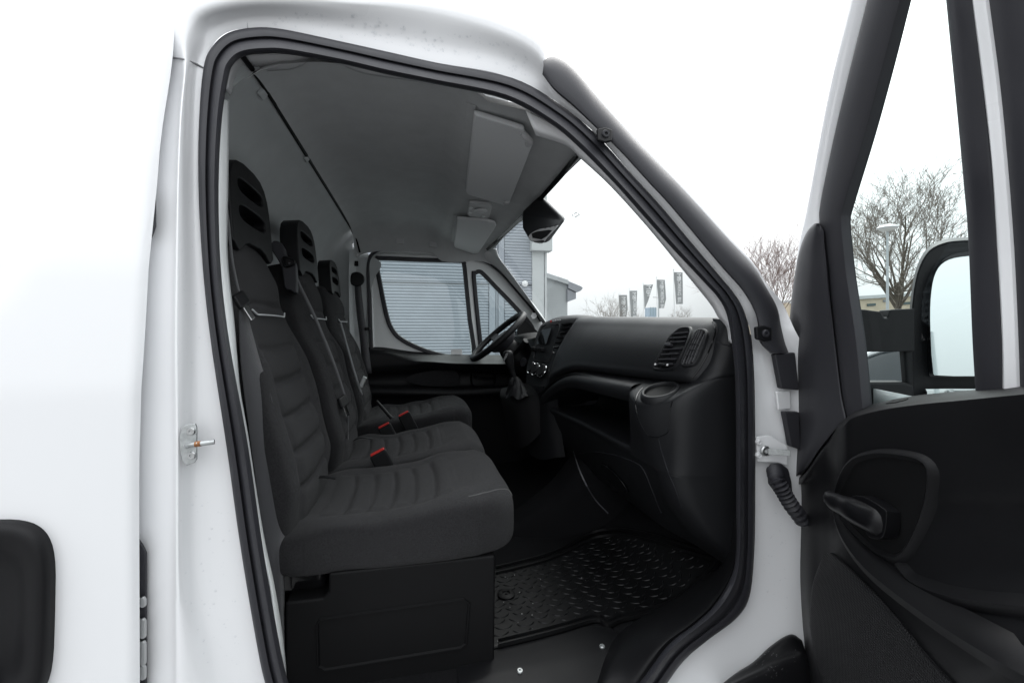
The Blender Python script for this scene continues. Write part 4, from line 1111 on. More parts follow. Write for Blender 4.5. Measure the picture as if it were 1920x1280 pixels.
# ================================================================= centre stack, wheel, lever, driver's dash
rows = [[P(*q) for q in r] for r in [
    [(1035, 600, .33), (1056, 593, .22), (1080, 590, .12), (1108, 592, .0), (1135, 598, -.08)], [(1018, 606, .32), (1038, 597, .22), (1062, 593, .12), (1088, 594, .02), (1112, 600, -.05)], [(1009, 620, .31), (1026, 611, .21), (1052, 604, .11), (1076, 603, .03), (1100, 608, -.04)],
    [(999, 650, .30), (1016, 645, .20), (1040, 640, .10), (1057, 638, .035), (1080, 640, -.03)], [(989, 682, .29), (1006, 686, .19), (1028, 683, .1), (1040, 678, .04), (1062, 680, -.03)], [(987, 700, .30), (1004, 708, .20), (1020, 708, .12), (1030, 704, .05), (1052, 704, -.02)],
    [(986, 740, .27), (1000, 745, .18), (1014, 745, .1), (1024, 740, .04), (1046, 740, -.01)], [(985, 790, .25), (1000, 797, .16), (1014, 797, .08), (1028, 790, .03), (1050, 790, .0)], [(992, 850, .22), (1008, 860, .12), (1022, 862, .06), (1040, 858, .02), (1060, 856, .0)]]]
stack = patch('centre_stack', rows, 'dash_plastic', dash, k=6, kr=5)
TK = bvh(stack)
def kp(u, v, off=0.0):
    l, n = hit(TK, u, v)
    if l is None: return P(u, v, .15)
    return l + n * off
kn = hit(TK, 1025, 645)[1]
plate('radio_screen', [kp(u, v, .007) for u, v in [(1009, 646), (1019, 619), (1037, 616), (1027, 646)]], 'screen_glass', stack, thick=.003, dirn=kn, bevel=(.001, 1))
sweep('screen_bezel', crom([kp(u, v, .002) for u, v in [(1003, 664), (1016, 614), (1043, 609), (1050, 614), (1032, 672), (1024, 678), (1004, 674)]], 3, True), [(-.002, -.001), (0, .003), (.002, -.001)], 'dash_plastic', stack, closed=True, up=kn)
for (u, v, w, h) in [(1005, 656, .018, .022), (1018, 657, .022, .022)]:
    b = MB(); R = Matrix((kn.cross(Vector((0, 0, 1))).normalized(), Vector((0, 0, 1)), kn)).transposed(); b.box(kp(u, v, .010), (w * 1.8, h * .9, .022), R); b.build('radio_knob', 'black_plastic', stack, bevel=(.005, 3))
for i, (u, v) in enumerate([(1033, 603.2), (1038, 602.0), (1042, 601.2), (1046, 600.6), (1050, 600.2)]):
    b = MB(); b.box(kp(u, v, .001), (.010, .012 if i == 0 else .006, .004), R); b.build('dash_button', 'red_plastic' if i == 0 else 'grey_plastic', stack, bevel=(.001, 1))
for (a, c) in [((1056, 610), (1074, 607)), ((1053, 618), (1070, 615)), ((1050, 626), (1066, 624)), ((1047, 634), (1062, 632)), ((1044, 643), (1057, 641)), ((1041, 652), (1053, 650))]:
    pa, pb = kp(*a, .006), kp(*c, .006); d = (pb - pa).normalized()
    b = MB(); b.box((pa + pb) / 2, ((pb - pa).length, .005, .012), Matrix((d, kn.cross(d).normalized(), kn)).transposed()); b.build('centre_vent_slat', 'gloss_black', stack, smooth=False)
b = MB(); b.box(kp(1063, 633, .012), (.02, .010, .006), R); b.build('vent_tab', 'trim_plastic', stack, bevel=(.001, 1))
b = MB(); b.box(kp(1040, 661, .006), (.006, .006, .006), R); b.build('vent_dot', 'white_print', stack, bevel=(.001, 1))
for (u, v, s) in [(1001, 691, .9), (1009, 694, .95), (1021, 697, 1.0)]:
    c = kp(u, v, .004); axn = (kn + Vector((0, 0, .2))).normalized(); x = axn.orthogonal().normalized(); y = axn.cross(x)
    kb = lathe('climate_knob', c, axn, [(.030 * s, 0), (.030 * s, .010), (.024 * s, .022), (.001, .022)], 'black_plastic', stack, n=28)
    lp = [c + axn * .012 + (x * math.cos(t) + y * math.sin(t)) * .030 * s for t in [2 * math.pi * i / 28 for i in range(28)]]
    tube('knob_ring', lp, .0035, 'chrome', kb, n=8, closed=True)
plate('switch_panel', [kp(u, v, .002) for u, v in [(1000, 722), (1022, 724), (1018, 739), (1000, 736)]], 'black_plastic', stack, thick=.005, dirn=kn, bevel=(.002, 2))

patch('dash_top', [[Vector((x, y, z)) for x, z in ((.74, .028), (.80, .036), (.90, .034), (1.15, .0))] for y in (-.06, .05, .2, .36)], 'dash_plastic', dash, k=4)
# driver's side of the dashboard and instrument hood
rows = []
for Y in (.27, .40, .55, .70, .86):
    rows.append([Vector((x + .02 * (Y - .3), Y, z)) for x, z in ((1.12, -.01), (.85, -.015), (.70, -.03), (.655, -.06), (.64, -.13), (.665, -.22), (.72, -.33), (.80, -.45))])
ddash = patch('driver_dash', rows, 'dark_plastic', dash, k=5, kr=4)
rows = []
for Y, s in ((.35, .4), (.40, .9), (.52, 1.0), (.64, .9), (.69, .4)):
    rows.append([Vector((.74, Y, -.06)), Vector((.70, Y, -.055 + .03 * s)), Vector((.63, Y, -.055 + .03 * s)), Vector((.56, Y, -.065 + .025 * s)), Vector((.555, Y, -.06)), Vector((.58, Y, -.11)), Vector((.60, Y, -.16))])
patch('instrument_hood', rows, 'dark_plastic', ddash, k=5, kr=5)
# steering wheel
WC = P(934, 630, .52); wt = math.radians(41.5)
wx = Vector((math.cos(wt), 0, math.sin(wt))); wy = Vector((0, 1, 0)); wnv = Vector((-math.sin(wt), 0, math.cos(wt)))
RW = .176
rim_path = [WC + (wx * math.cos(t) + wy * math.sin(t)) * RW for t in [2 * math.pi * i / 64 for i in range(64)]]
wheel = tube('steering_wheel', rim_path, .0165, 'black_plastic', van, n=14, closed=True)
rows = []
for r, h in ((.002, .018), (.045, .016), (.075, .006), (.085, -.012), (.075, -.03), (.05, -.05)):
    rows.append([WC + wnv * (h - .02) + (wx * math.cos(t) * 1.0 + wy * math.sin(t) * 1.05) * r for t in [2 * math.pi * i / 24 for i in range(24)]])
hub = mk('wheel_hub', [p for r in rows for p in r], grid_faces(len(rows), 24, True), 'trim_plastic', wheel)
for ang in (90, 270, 180):
    t = math.radians(ang); d = wx * math.cos(t) + wy * math.sin(t); sd = wnv.cross(d)
    pa = [WC + d * .06 - wnv * .022, WC + d * .12 - wnv * .018, WC + d * RW * .98 - wnv * .004]
    sweep('wheel_spoke', crom(pa, 5), [(-.024, -.007), (.024, -.007), (.022, .007), (-.022, .007)], 'trim_plastic', wheel, up=wnv, bevel=(.004, 2))
b = MB(); b.box(WC + wx * .03 + wy * -.05 + wnv * .003, (.012, .008, .004), Matrix((wx, wy, wnv)).transposed()); b.build('wheel_badge', 'chrome', wheel, bevel=(.001, 1))
tube('column_shroud', crom([WC - wnv * .06, WC - wnv * .12, WC - wnv * .20 + Vector((.03, 0, 0)), WC - wnv * .30 + Vector((.08, 0, 0))], 5), [.05 + .0022 * i for i in range(16)], 'black_plastic', van, n=20)
sp_ = crom([P(948, 672, .46), P(965, 662, .42), P(980, 645, .36), P(986, 638, .34)], 5)
tube('wiper_stalk', sp_, [.006 + .0006 * i for i in range(len(sp_))], 'black_plastic', van, n=12)
lathe('ignition_lock', P(983, 679, .40), Vector((-.8, -.3, .2)), [(.022, 0), (.024, .008), (.016, .012), (.012, .010), (.001, .012)], 'trim_plastic', van, n=24)
# gear lever with boot
gl = crom([P(952, 657, .20), P(953, 668, .20), P(957, 685, .20), P(962, 700, .20), P(967, 714, .20)], 5)
lever = tube('gear_lever', gl, [tab(i / 20, [(0, .012), (.06, .021), (.2, .0245), (.42, .021), (.62, .013), (.7, .011), (1, .011)]) for i in range(len(gl))], 'black_plastic', van, n=18)
plate('lever_inlay', [P(u, v, .172) for u, v in [(943, 676), (948, 663), (953, 660), (951, 667), (945, 677)]], 'chrome', lever, thick=.002, dirn=Vector((0, -1, 0)))
bt = []
for q, r in ((0, .014), (.2, .024), (.4, .030), (.6, .038), (.8, .048), (1.0, .060)):
    c = lerp(P(964, 706, .20), P(972, 742, .19), q)
    bt.append([c + Vector((math.cos(t) * r, math.sin(t) * r, .008 * math.sin(5 * t + 7 * q) * q)) * 1.0 + Vector((math.cos(t), math.sin(t), 0)) * .006 * math.sin(7 * t + q * 9) for t in [2 * math.pi * i / 48 for i in range(48)]])
mk('lever_boot', [p for r in bt for p in r], grid_faces(len(bt), 48, True), 'black_plastic', lever)
rows = [[P(*q) for q in r] for r in [[(940, 728, .36), (965, 722, .30), (985, 718, .28), (1005, 716, .26)], [(938, 742, .28), (960, 748, .2), (985, 742, .16), (1008, 732, .14)], [(945, 775, .26), (968, 785, .16), (990, 775, .12), (1012, 760, .1)], [(955, 830, .24), (975, 840, .14), (995, 830, .1), (1015, 810, .08)]]]
patch('lever_console', rows, 'dark_plastic', dash, k=5, kr=5)

# ================================================================= floor mat, sill trims
TF = bvh(floor)
def fp(u, v, off=0.0):
    l, n = hit(TF, u, v)
    if l is None: l = PZ(u, v, -.79); n = Vector((0, 0, 1))
    return l + n * off
def proj(p):
    d = p - CAM; t = d.dot(FWD)
    return W0 / 2 + FPX * d.dot(RGT) / t, VH - FPX * d.z / t
near_e = crom([Vector(p) for p in [(905, 1226), (935, 1216), (1000, 1200), (1060, 1184), (1118, 1168), (1140, 1178), (1165, 1168), (1220, 1155), (1270, 1135), (1310, 1100), (1345, 1068), (1362, 1046)]], 4)
far_e = crom([Vector(p) for p in [(905, 1076), (930, 1068), (980, 1056), (1030, 1042), (1070, 1024), (1100, 1006), (1130, 997), (1165, 995), (1200, 1000), (1235, 1008), (1280, 1022), (1362, 1046)]], 4)
rows = []
for q in [i / 24 for i in range(25)]:
    rim = .010 if q in (0, 1) else (.006)
    rows.append([fp(lerp(a.x, b.x, q), lerp(a.y, b.y, q), .006) for a, b in zip(near_e, far_e)])
mat_o = mk('floor_mat', [p for r in rows for p in r], grid_faces(len(rows), len(rows[0])), 'mat_rubber', None, solid=.005)
tag(mat_o, 'black rubber floor mat with chequer-plate tread in the passenger footwell', 'floor mat')
for e, inw in ((near_e, -1), (far_e, 1)):
    for k, off in ((0, .010), (1, .009)):
        sweep('mat_rim', [fp(p.x, p.y + inw * (k * 11), off) for p in e[4:]], [(-.004, -.004), (-.002, .004), (.002, .004), (.004, -.004)], 'mat_rubber', mat_o, up=Vector((0, 0, 1)))
poly = [(p.x, p.y) for p in near_e] + [(p.x, p.y) for p in reversed(far_e)]
def inside(u, v, poly):
    c = False; n = len(poly)
    for i in range(n):
        x1, y1 = poly[i]; x2, y2 = poly[(i + 1) % n]
        if (y1 > v) != (y2 > v) and u < (x2 - x1) * (v - y1) / (y2 - y1) + x1: c = not c
    return c
tr = MB()
for i in range(-6, 36):
    for j in range(-8, 26):
        x = .10 + i * .030 + (j % 2) * .015; y = -.86 + j * .024
        l = TF.ray_cast(Vector((x, y, 0)), Vector((0, 0, -1)))
        if l[0] is None: continue
        p, n = l[0], l[1]
        if n.z < 0: n = -n
        u, v = proj(p)
        if not (inside(u, v - 14, poly) and inside(u, v + 14, poly) and inside(u - 10, v, poly) and inside(u + 10, v, poly)): continue
        ang = .55 if (i + j) % 2 else -.55
        d = Vector((math.cos(ang), math.sin(ang), 0)); d = (d - n * d.dot(n)).normalized(); s = n.cross(d)
        pts = []
        for k in range(5):
            q = -1 + k / 2
            pts.append((p + n * .0062 + d * q * .013 + s * .004 * q * q, .0022 * (1 - .75 * q * q) + .0004))
        vs = []
        for c, h in pts: vs += [c - s * .0019, c + n * h * .9, c + s * .0019]
        tr.add(vs, grid_faces(5, 3))
t_o = tr.build('mat_tread', 'tread_rubber', mat_o, sharp=60); t_o['kind'] = 'stuff'
lathe('mat_fastener', fp(949, 1119, .007), Vector((0, 0, 1)), [(.026, 0), (.026, .004), (.020, .007), (.012, .007), (.010, .003), (.004, .003), (.003, .006), (.0002, .006)], 'mat_rubber', mat_o, n=30)
# grit trodden onto mat and step
gt = MB(); rg = random.Random(9); k = 0
while k < 40:
    u, v = rg.uniform(930, 1330), rg.uniform(1010, 1215)
    if not inside(u, v, poly): continue
    k += 1
    p = fp(u, v, .0068); r = .0005 + .0009 * rg.random() ** 3
    gt.box(p, (r * 2, r * rg.uniform(1, 2.6), r), Matrix.Rotation(rg.uniform(0, 3), 3, 'Z'))
gt.build('grit', 'dust_white', mat_o, smooth=False)['kind'] = 'stuff'
# plastic sill trim inside the seal
fl = []
for a, b, c in [((1384, 960), (1374, 985), (1366, 1000)), ((1382, 1030), (1366, 1045), (1358, 1056)), ((1371, 1082), (1345, 1085), (1328, 1078)), ((1341, 1134), (1300, 1120), (1276, 1118)), ((1304, 1170), (1250, 1155), (1220, 1150)), ((1255, 1208), (1195, 1190), (1165, 1186)), ((1212, 1264), (1160, 1235), (1140, 1225)), ((1165, 1327), (1130, 1300), (1118, 1290))]:
    pc = fp(*c, .004)
    fl.append([PS(*a, .05), PS(lerp(a[0], b[0], .3), lerp(a[1], b[1], .3), .062), lerp(PS(*b, .09), fp(*b, .03), .45), lerp(PS(*c, .10), pc, .8), pc])
sill = patch('sill_trim', fl, 'black_plastic', van, k=5, kr=6)
# entry plate with screws
fl = []
for a, b in [((860, 1275), (860, 1330)), ((925, 1248), (930, 1330)), ((1000, 1230), (1010, 1330)), ((1070, 1212), (1080, 1330)), ((1125, 1196), (1130, 1330)), ((1165, 1200), (1170, 1330))]:
    p0, p1 = PZ(*a, -.792), PZ(*b, -.80)
    fl.append([p0 + Vector((0, .06, -.006)), p0, lerp(p0, p1, .4), p1 + Vector((0, 0, -.03)), p1 + Vector((0, -.02, -.2))])
entry = patch('entry_plate', fl, 'black_plastic', van, k=5, kr=4)
TEN = bvh(entry)
for (u, v) in [(975, 1258), (1129, 1212)]:
    l, n = hit(TEN, u, v)
    if l: screw('entry_screw', l, n, .007, 'zinc', entry, .004)
# ================================================================= open passenger door (right side of the picture)
H = Vector((.94, -.985, 0)); TH_ = math.radians(70)
D = Vector((-math.cos(TH_), -math.sin(TH_), 0)); N = Vector((-math.sin(TH_), math.cos(TH_), 0)); Z = Vector((0, 0, 1))
def dlean(z): return yo(z) + 1.0
def DL(s, z, n): return H + D * s + N * (n + dlean(z)) + Z * z
def PD(u, v, n):
    z = (VH - v) / FPX * .8
    for _ in range(14):
        p = PPL(u, v, H + N * (n + dlean(z)), N); z = p.z
    return p
def slab(name, L, m, parent, n0, n1, edge=.004, **k):
    """strip of door metal/trim between two pixel edges, from n0 (inner face) back to n1"""
    rows = []
    for a, b in L:
        A_, B2 = PD(*a, n0), PD(*b, n0); e = (B2 - A_).normalized() * edge; back = N * (n1 - n0)
        rows.append([A_ + back, A_ - e * 0 + N * -edge, A_ + e, lerp(A_, B2, .5) + N * .004, B2 - e, B2 + N * -edge, B2 + back])
    return patch(name, rows, m, parent, k=3, kr=5, **k)
# outer skin (white) with window opening
shell = []
zz = [-1.15, -1.05, -.9, -.6, -.35, -.2, -.12]
rows = [[DL(s, z, 0) for s in (0.0, .02, .2, .5, .8, 1.08, 1.14, 1.15)] for z in zz]
door = patch('passenger_door', rows, 'white_paint', van, k=3, kr=3, solid=.004)
# painted inner edge of the front member
front_white = slab('front_frame', [((1607, -80), (1645, -80)), ((1592, -20), (1630, -20)), ((1590, 0), (1626, 0)), ((1562, 120), (1594, 125)), ((1535, 255), (1563, 258)), ((1510, 395), (1538, 380)), ((1497, 455), (1536, 440)), ((1490, 520), (1545, 520)), ((1486, 640), (1560, 640)), ((1484, 780), (1576, 780))], 'white_paint', door, .045, .035)
slab('front_frame_trim', [((1643, -80), (1707, -80)), ((1628, -20), (1690, -20)), ((1624, 0), (1686, 0)), ((1593, 125), (1653, 125)), ((1562, 258), (1619, 255)), ((1537, 380), (1581, 383)), ((1535, 420), (1576, 415)), ((1539, 480), (1580, 465)), ((1547, 530), (1587, 525)), ((1560, 640), (1604, 640)), ((1576, 775), (1616, 762)), ((1580, 830), (1625, 830))], 'trim_plastic', door, .070, .055)
slab('glass_run', [((1697, -80), (1709, -80)), ((1680, -20), (1692, -20)), ((1648, 125), (1657, 125)), ((1614, 255), (1623, 255)), ((1576, 383), (1585, 385)), ((1571, 415), (1579, 415)), ((1575, 465), (1583, 465)), ((1582, 525), (1590, 525)), ((1598, 640), (1607, 640)), ((1608, 762), (1619, 762))], 'rubber', door, .060, .045)
# division bar: gasket - painted bar - gasket
slab('division_gasket', [((1764, -80), (1816, -80)), ((1769, -20), (1822, -20)), ((1770, 0), (1823, 0)), ((1790, 200), (1845, 200)), ((1802, 330), (1858, 330)), ((1812, 450), (1867, 450)), ((1820, 640), (1877, 640)), ((1828, 770), (1880, 770))], 'rubber', door, .058, .04)
slab('division_bar', [((1812, -80), (1838, -80)), ((1818, -20), (1844, -20)), ((1819, 0), (1846, 0)), ((1838, 150), (1866, 150)), ((1855, 300), (1881, 300)), ((1865, 450), (1894, 470)), ((1875, 640), (1902, 640)), ((1876, 770), (1906, 770))], 'white_paint', door, .064, .04)
slab('division_gasket', [((1835, -80), (1920, -80)), ((1841, -20), (1925, -20)), ((1843, 0), (1926, 0)), ((1863, 150), (1940, 150)), ((1878, 300), (1952, 300)), ((1891, 470), (1962, 470)), ((1899, 640), (1968, 640)), ((1903, 770), (1972, 770))], 'rubber', door, .058, .04)
# glass: quarter light and drop window
ql = [PD(u, v, .02) for u, v in [(1690, -40), (1655, 125), (1620, 255), (1582, 383), (1577, 420), (1582, 490), (1602, 640), (1615, 775), (1850, 770), (1845, 640), (1835, 450), (1815, 200), (1795, -40)]]
b_ = [[PD(lerp(a[0], c[0], q), lerp(a[1], c[1], q), .048) for q in (0, .25, .5, .75, 1)] for a, c in [((1700, -90), (1785, -90)), ((1655, 125), (1810, 125)), ((1620, 255), (1822, 255)), ((1582, 383), (1832, 383)), ((1577, 420), (1836, 420)), ((1590, 525), (1842, 525)), ((1602, 640), (1848, 640)), ((1615, 790), (1852, 790))]]
patch('quarter_pane', b_, 'door_glass', door, k=2, kr=3)
dq = PD(1960, 640, .02); sd = (dq - H).dot(D)
patch('drop_window', [[DL(s, z, .045) for s in (sd, sd + .2, 1.06)] for z in (-.13, .05, .2, .35, .5, .58)], 'door_glass', door, k=3)
# rear and top window frame (outside the picture)
for nm, path in (('rear_frame', [DL(1.10, z, .03) for z in (-.13, .1, .3, .45, .60)]), ('top_frame', [DL(s, .605, .03) for s in ((PD(1628, -85, .03) - H).dot(D), sd, .8, 1.0, 1.12)])):
    sweep(nm, path, [(-.035, -.03), (.035, -.03), (.035, .02), (-.035, .02)], 'trim_plastic', door, up=N)
# door edge return at the hinge side
patch('hinge_edge', [[DL(0.0, z, n) for n in (0, .02, .05, .075)] for z in (-1.15, -.9, -.6, -.4, -.25)], 'black_plastic', door, k=3, solid=.003)
# sail panel: smooth black corner trim
def sail_row(v, l, r, n=.078):
    return [PD(l, v, n - .06), PD(l + 1, v, n - .02), PD(lerp(l, r, .10), v, n), PD(lerp(l, r, .45), v, n + .010), PD(lerp(l, r, .82), v, n + .004), PD(r - 1, v, n), PD(r, v, n - .02)]
sail = patch('sail_panel', [sail_row(*r) for r in [(419, 1527, 1536), (432, 1514, 1545), (455, 1503, 1547), (490, 1494, 1551), (560, 1484, 1557), (650, 1477, 1567), (740, 1475, 1578), (795, 1475, 1587), (822, 1476, 1566), (846, 1477, 1541), (868, 1480, 1521), (884, 1485, 1507), (892, 1490, 1497)]], 'trim_plastic', door, k=4, kr=5)
# main trim panel
UC = [1481, 1488, 1505, 1535, 1553, 1562, 1572, 1584, 1600, 1650, 1720, 1800, 1880, 1960, 2060, 2250]
top_t = [(1478, 884), (1495, 893), (1510, 886), (1535, 846), (1570, 802), (1600, 779), (1650, 766), (1700, 758), (1800, 749), (1920, 738), (2100, 722), (2400, 700)]
def trow(fv, fn): return [PD(u, fv(u), fn(u)) for u in UC]
eg = lambda u: -.06 * (1 - sstep(1479, 1500, u))
T_ = lambda u: tab(u, top_t)
led = lambda u: tab(u, [(1478, 4), (1560, 6), (1610, 10), (1700, 15), (1800, 16), (2400, 20)])
lowL = lambda u, v: u + tab(v, [(870, 0), (1000, 5), (1100, 10), (1200, 20), (1300, 32)]) * (1 - sstep(1481, 1560, u))
def trow2(v, fn): return [PD(lowL(u, v), max(v, T_(u) + 8 + (v - 890) * .12), fn(u)) for u in UC]
blk = lambda u: -.032 * (1 - sstep(1553, 1582, u))
rows = [trow(lambda u: T_(u) - led(u), lambda u: .045 + eg(u) * .6), trow(lambda u: T_(u) - led(u) * .5, lambda u: .090 + eg(u)), trow(T_, lambda u: .112 + eg(u) + blk(u)), trow(lambda u: T_(u) + 5, lambda u: .122 + eg(u) + blk(u)), trow(lambda u: T_(u) + 16, lambda u: .124 + eg(u) + blk(u)),
        trow2(905, lambda u: .108 + eg(u) + blk(u) * .8), trow2(950, lambda u: .100 + eg(u) + blk(u) * .6), trow2(1010, lambda u: .100 + eg(u) + blk(u) * .35), trow2(1080, lambda u: .102 + eg(u)), trow2(1160, lambda u: .108 + eg(u) + .02 * sstep(1650, 1900, u)), trow2(1240, lambda u: .110 + eg(u) + .03 * sstep(1700, 1900, u)), trow2(1340, lambda u: .11 + eg(u)), trow2(1500, lambda u: .10 + eg(u))]
trim = patch('door_trim', rows, 'black_plastic', door, k=5, kr=5)
TT = bvh(trim)
def tp(u, v, off=0.0):
    l, n = hit(TT, u, v)
    if l is None: return PD(u, v, .11 + off)
    return l + N * off
patch('trim_rear', [[DL(s, z, n) for s, n in ((.62, .10), (.8, .11), (1.0, .11), (1.1, .09), (1.13, .03))] for z in (-1.1, -.8, -.5, -.3, -.16, -.13)], 'black_plastic', door, k=3)
# raised rim for the recess round the inner handle
rl = crom([tp(u, v, .002) for u, v in [(1574, 928), (1585, 890), (1608, 862), (1650, 850), (1700, 853), (1738, 864), (1752, 886), (1748, 935), (1728, 995), (1700, 1040), (1672, 1044), (1632, 1020), (1596, 985), (1578, 955)]], 4, True)
rb = sweep('handle_recess', rl, [(-.009, -.004), (-.004, .005), (0, .007), (.004, .005), (.009, -.004)], 'black_plastic', door, closed=True, up=N)
plate('recess_shade', [p + N * .001 for p in rl], 'dark_plastic', rb, thick=.001, dirn=N)  # flush dark plate, its colour imitates the shade inside a bowl
hl = crom([tp(1569, 930, .014), tp(1590, 938, .030), tp(1620, 950, .034), tp(1650, 962, .036), tp(1680, 978, .030), tp(1695, 990, .018)], 5)
hs = [tab(i / (len(hl) - 1), [(0, .35), (.12, .8), (.4, 1.0), (.55, 1.15), (.85, 1.2), (1, .8)]) for i in range(len(hl))]
sweep('inner_handle', hl, [(-.017, -.004), (-.013, .006), (-.004, .010), (.006, .010), (.015, .004), (.018, -.006), (0, -.010)], 'satin_black', rb, up=N, scale=lambda q: tab(q, [(0, .35), (.12, .8), (.4, 1.0), (.55, 1.2), (.85, 1.3), (1, .9)]), sharp=70)
lp = [tp(u, v, .010) for u, v in [(1628, 948), (1632, 935), (1642, 930), (1664, 935), (1698, 955), (1704, 966), (1700, 1000), (1690, 1012), (1668, 1008), (1655, 985)]]
plate('handle_pivot', crom(lp, 3, True), 'satin_black', rb, thick=.020, dirn=N, bevel=(.007, 3))
# sweeping armrest edge and crease
sweep('armrest_edge', crom([tp(u, v, .004) for u, v in [(1572, 940), (1580, 975), (1600, 1015), (1640, 1062), (1700, 1110), (1780, 1165), (1870, 1220), (1960, 1270), (2100, 1340)]], 6), [(-.020, -.006), (-.012, .008), (-.002, .014), (.008, .011), (.016, -.006)], 'black_plastic', door, up=N, scale=lambda q: .5 + .8 * min(1, q * 2.2))
sweep('pocket_crease', crom([tp(u, v, .002) for u, v in [(1690, 1062), (1720, 1095), (1770, 1118), (1840, 1134), (1920, 1144), (2050, 1156)]], 6), [(-.016, -.006), (-.004, .008), (.004, .006), (.014, -.006)], 'black_plastic', door, up=N)
# perforated speaker grille
gmat = bpy.data.materials.new('speaker_mesh'); gmat.use_nodes = True
gn, gl_ = gmat.node_tree.nodes, gmat.node_tree.links
gb = gn['Principled BSDF']; gb.inputs['Base Color'].default_value = (.0065, .0065, .0075, 1); gb.inputs['Specular IOR Level'].default_value = .3; gb.inputs['Roughness'].default_value = .5
uvn = gn.new('ShaderNodeUVMap'); vo = gn.new('ShaderNodeTexVoronoi'); vo.voronoi_dimensions = '2D'; vo.inputs['Scale'].default_value = 230; vo.inputs['Randomness'].default_value = 0
gbp = gn.new('ShaderNodeBump'); gbp.inputs['Strength'].default_value = 1.0; gbp.inputs['Distance'].default_value = .002
gl_.new(uvn.outputs[0], vo.inputs['Vector']); gl_.new(vo.outputs['Distance'], gbp.inputs['Height']); gl_.new(gbp.outputs[0], gb.inputs['Normal'])
MATS['speaker_mesh'] = gmat
rows = []
for v, l, r in [(1036, 1552, 1564), (1060, 1540, 1592), (1100, 1526, 1634), (1160, 1520, 1688), (1220, 1528, 1735), (1280, 1545, 1790), (1340, 1565, 1850)]:
    rows.append([tp(lerp(l, r, q), v, .006 if 0 < q < 1 else .001) for q in (0, .04, .3, .6, .96, 1)])
gr_o = patch('speaker_grille', rows, 'speaker_mesh', door, k=4, kr=4)
uvl = gr_o.data.uv_layers.new(name='UVMap')
for lo2 in gr_o.data.loops:
    w = gr_o.data.vertices[lo2.vertex_index].co + Vector((0, 0, 0))
    uvl.data[lo2.index].uv = ((w - H).dot(D), w.z)
# ledge slot (dark speaker/demist slot on the top of the trim)
plate('demist_slot', [tp(u, v, .001) for u, v in [(1662, 757), (1675, 750), (1705, 747), (1700, 750), (1680, 755)]], 'dark_plastic', door, thick=.001, dirn=Z)

# ---- mirror outside the quarter light
SM = .13
tilt = math.radians(3.4)
MN = (D * math.cos(tilt) + Z * math.sin(tilt)).normalized()
MP = H + D * SM
def PM(u, v, d=0.0): return PPL(u, v, MP + D * d, D)
def mloop(pts, k=3): return crom([Vector(p) for p in pts], k, True)
house = [(1707, 640), (1709, 590), (1714, 540), (1724, 500), (1742, 470), (1768, 456), (1800, 451), (1860, 450), (1930, 455), (1975, 480), (1985, 560), (1985, 700), (1980, 780), (1950, 815), (1800, 822), (1735, 815), (1714, 790), (1708, 720)]
loops = []
for d, sc_ in ((.0, .97), (.006, 1.0), (-.03, 1.03), (-.08, .98), (-.12, .8), (-.14, .5)):
    cu = Vector((1846, 640)); loops.append([PM(cu.x + (p.x - cu.x) * sc_, cu.y + (p.y - cu.y) * sc_, d) for p in mloop(house)])
mir = mk('mirror_housing', [p for l in loops for p in l], grid_faces(len(loops), len(loops[0]), True) + [tuple((len(loops) - 1) * len(loops[0]) + k for k in range(len(loops[0])))], 'black_plastic', door, sharp=50)
def mirror_pane(name, pts, d):
    lp = [PM(p.x, p.y, d) for p in mloop(pts)]
    plate(name + '_surround', [PM(p.x + (p.x - 1846) * .03, p.y + (p.y - 640) * .05, d - .014) for p in mloop(pts)], 'gloss_black', door, thick=.003, dirn=D)
    c = sum(lp, Vector()) / len(lp)
    # tilt the pane about its centre
    q = D.rotation_difference(MN)
    lp = [c + q @ (p - c) for p in lp]
    return plate(name, lp, 'mirror_glass', door, thick=.002, dirn=MN)
face = [PM(p.x, p.y, -.002) for p in mloop(house)]
plate('mirror_face', face, 'black_plastic', door, thick=.004, dirn=D)
mirror_pane('mirror_glass', [(1743, 690), (1742, 600), (1747, 545), (1757, 510), (1775, 490), (1805, 481), (1860, 478), (1930, 482), (1950, 510), (1955, 600), (1952, 690), (1940, 704), (1850, 704), (1756, 703)], .018)
mirror_pane('wide_angle_glass', [(1739, 780), (1738, 735), (1744, 729), (1850, 729), (1945, 729), (1950, 735), (1948, 785), (1900, 795), (1760, 795)], .018)
# arms from door to housing
def arm(name, pts, d0, d1):
    lp = [PM(u, v, d1) for u, v in pts]
    plate(name, lp, 'black_plastic', door, thick=abs(d1 - d0), dirn=-D, bevel=(.006, 3))
arm('mirror_arm', [(1560, 578), (1622, 580), (1652, 584), (1658, 596), (1664, 596), (1670, 580), (1716, 578), (1716, 659), (1560, 660)], -.02, .015)
arm('mirror_arm', [(1560, 717), (1602, 716), (1697, 716), (1716, 722), (1716, 800), (1560, 800)], -.02, .015)
arm('mirror_post', [(1696, 650), (1716, 650), (1716, 730), (1702, 726)], -.012, .008)
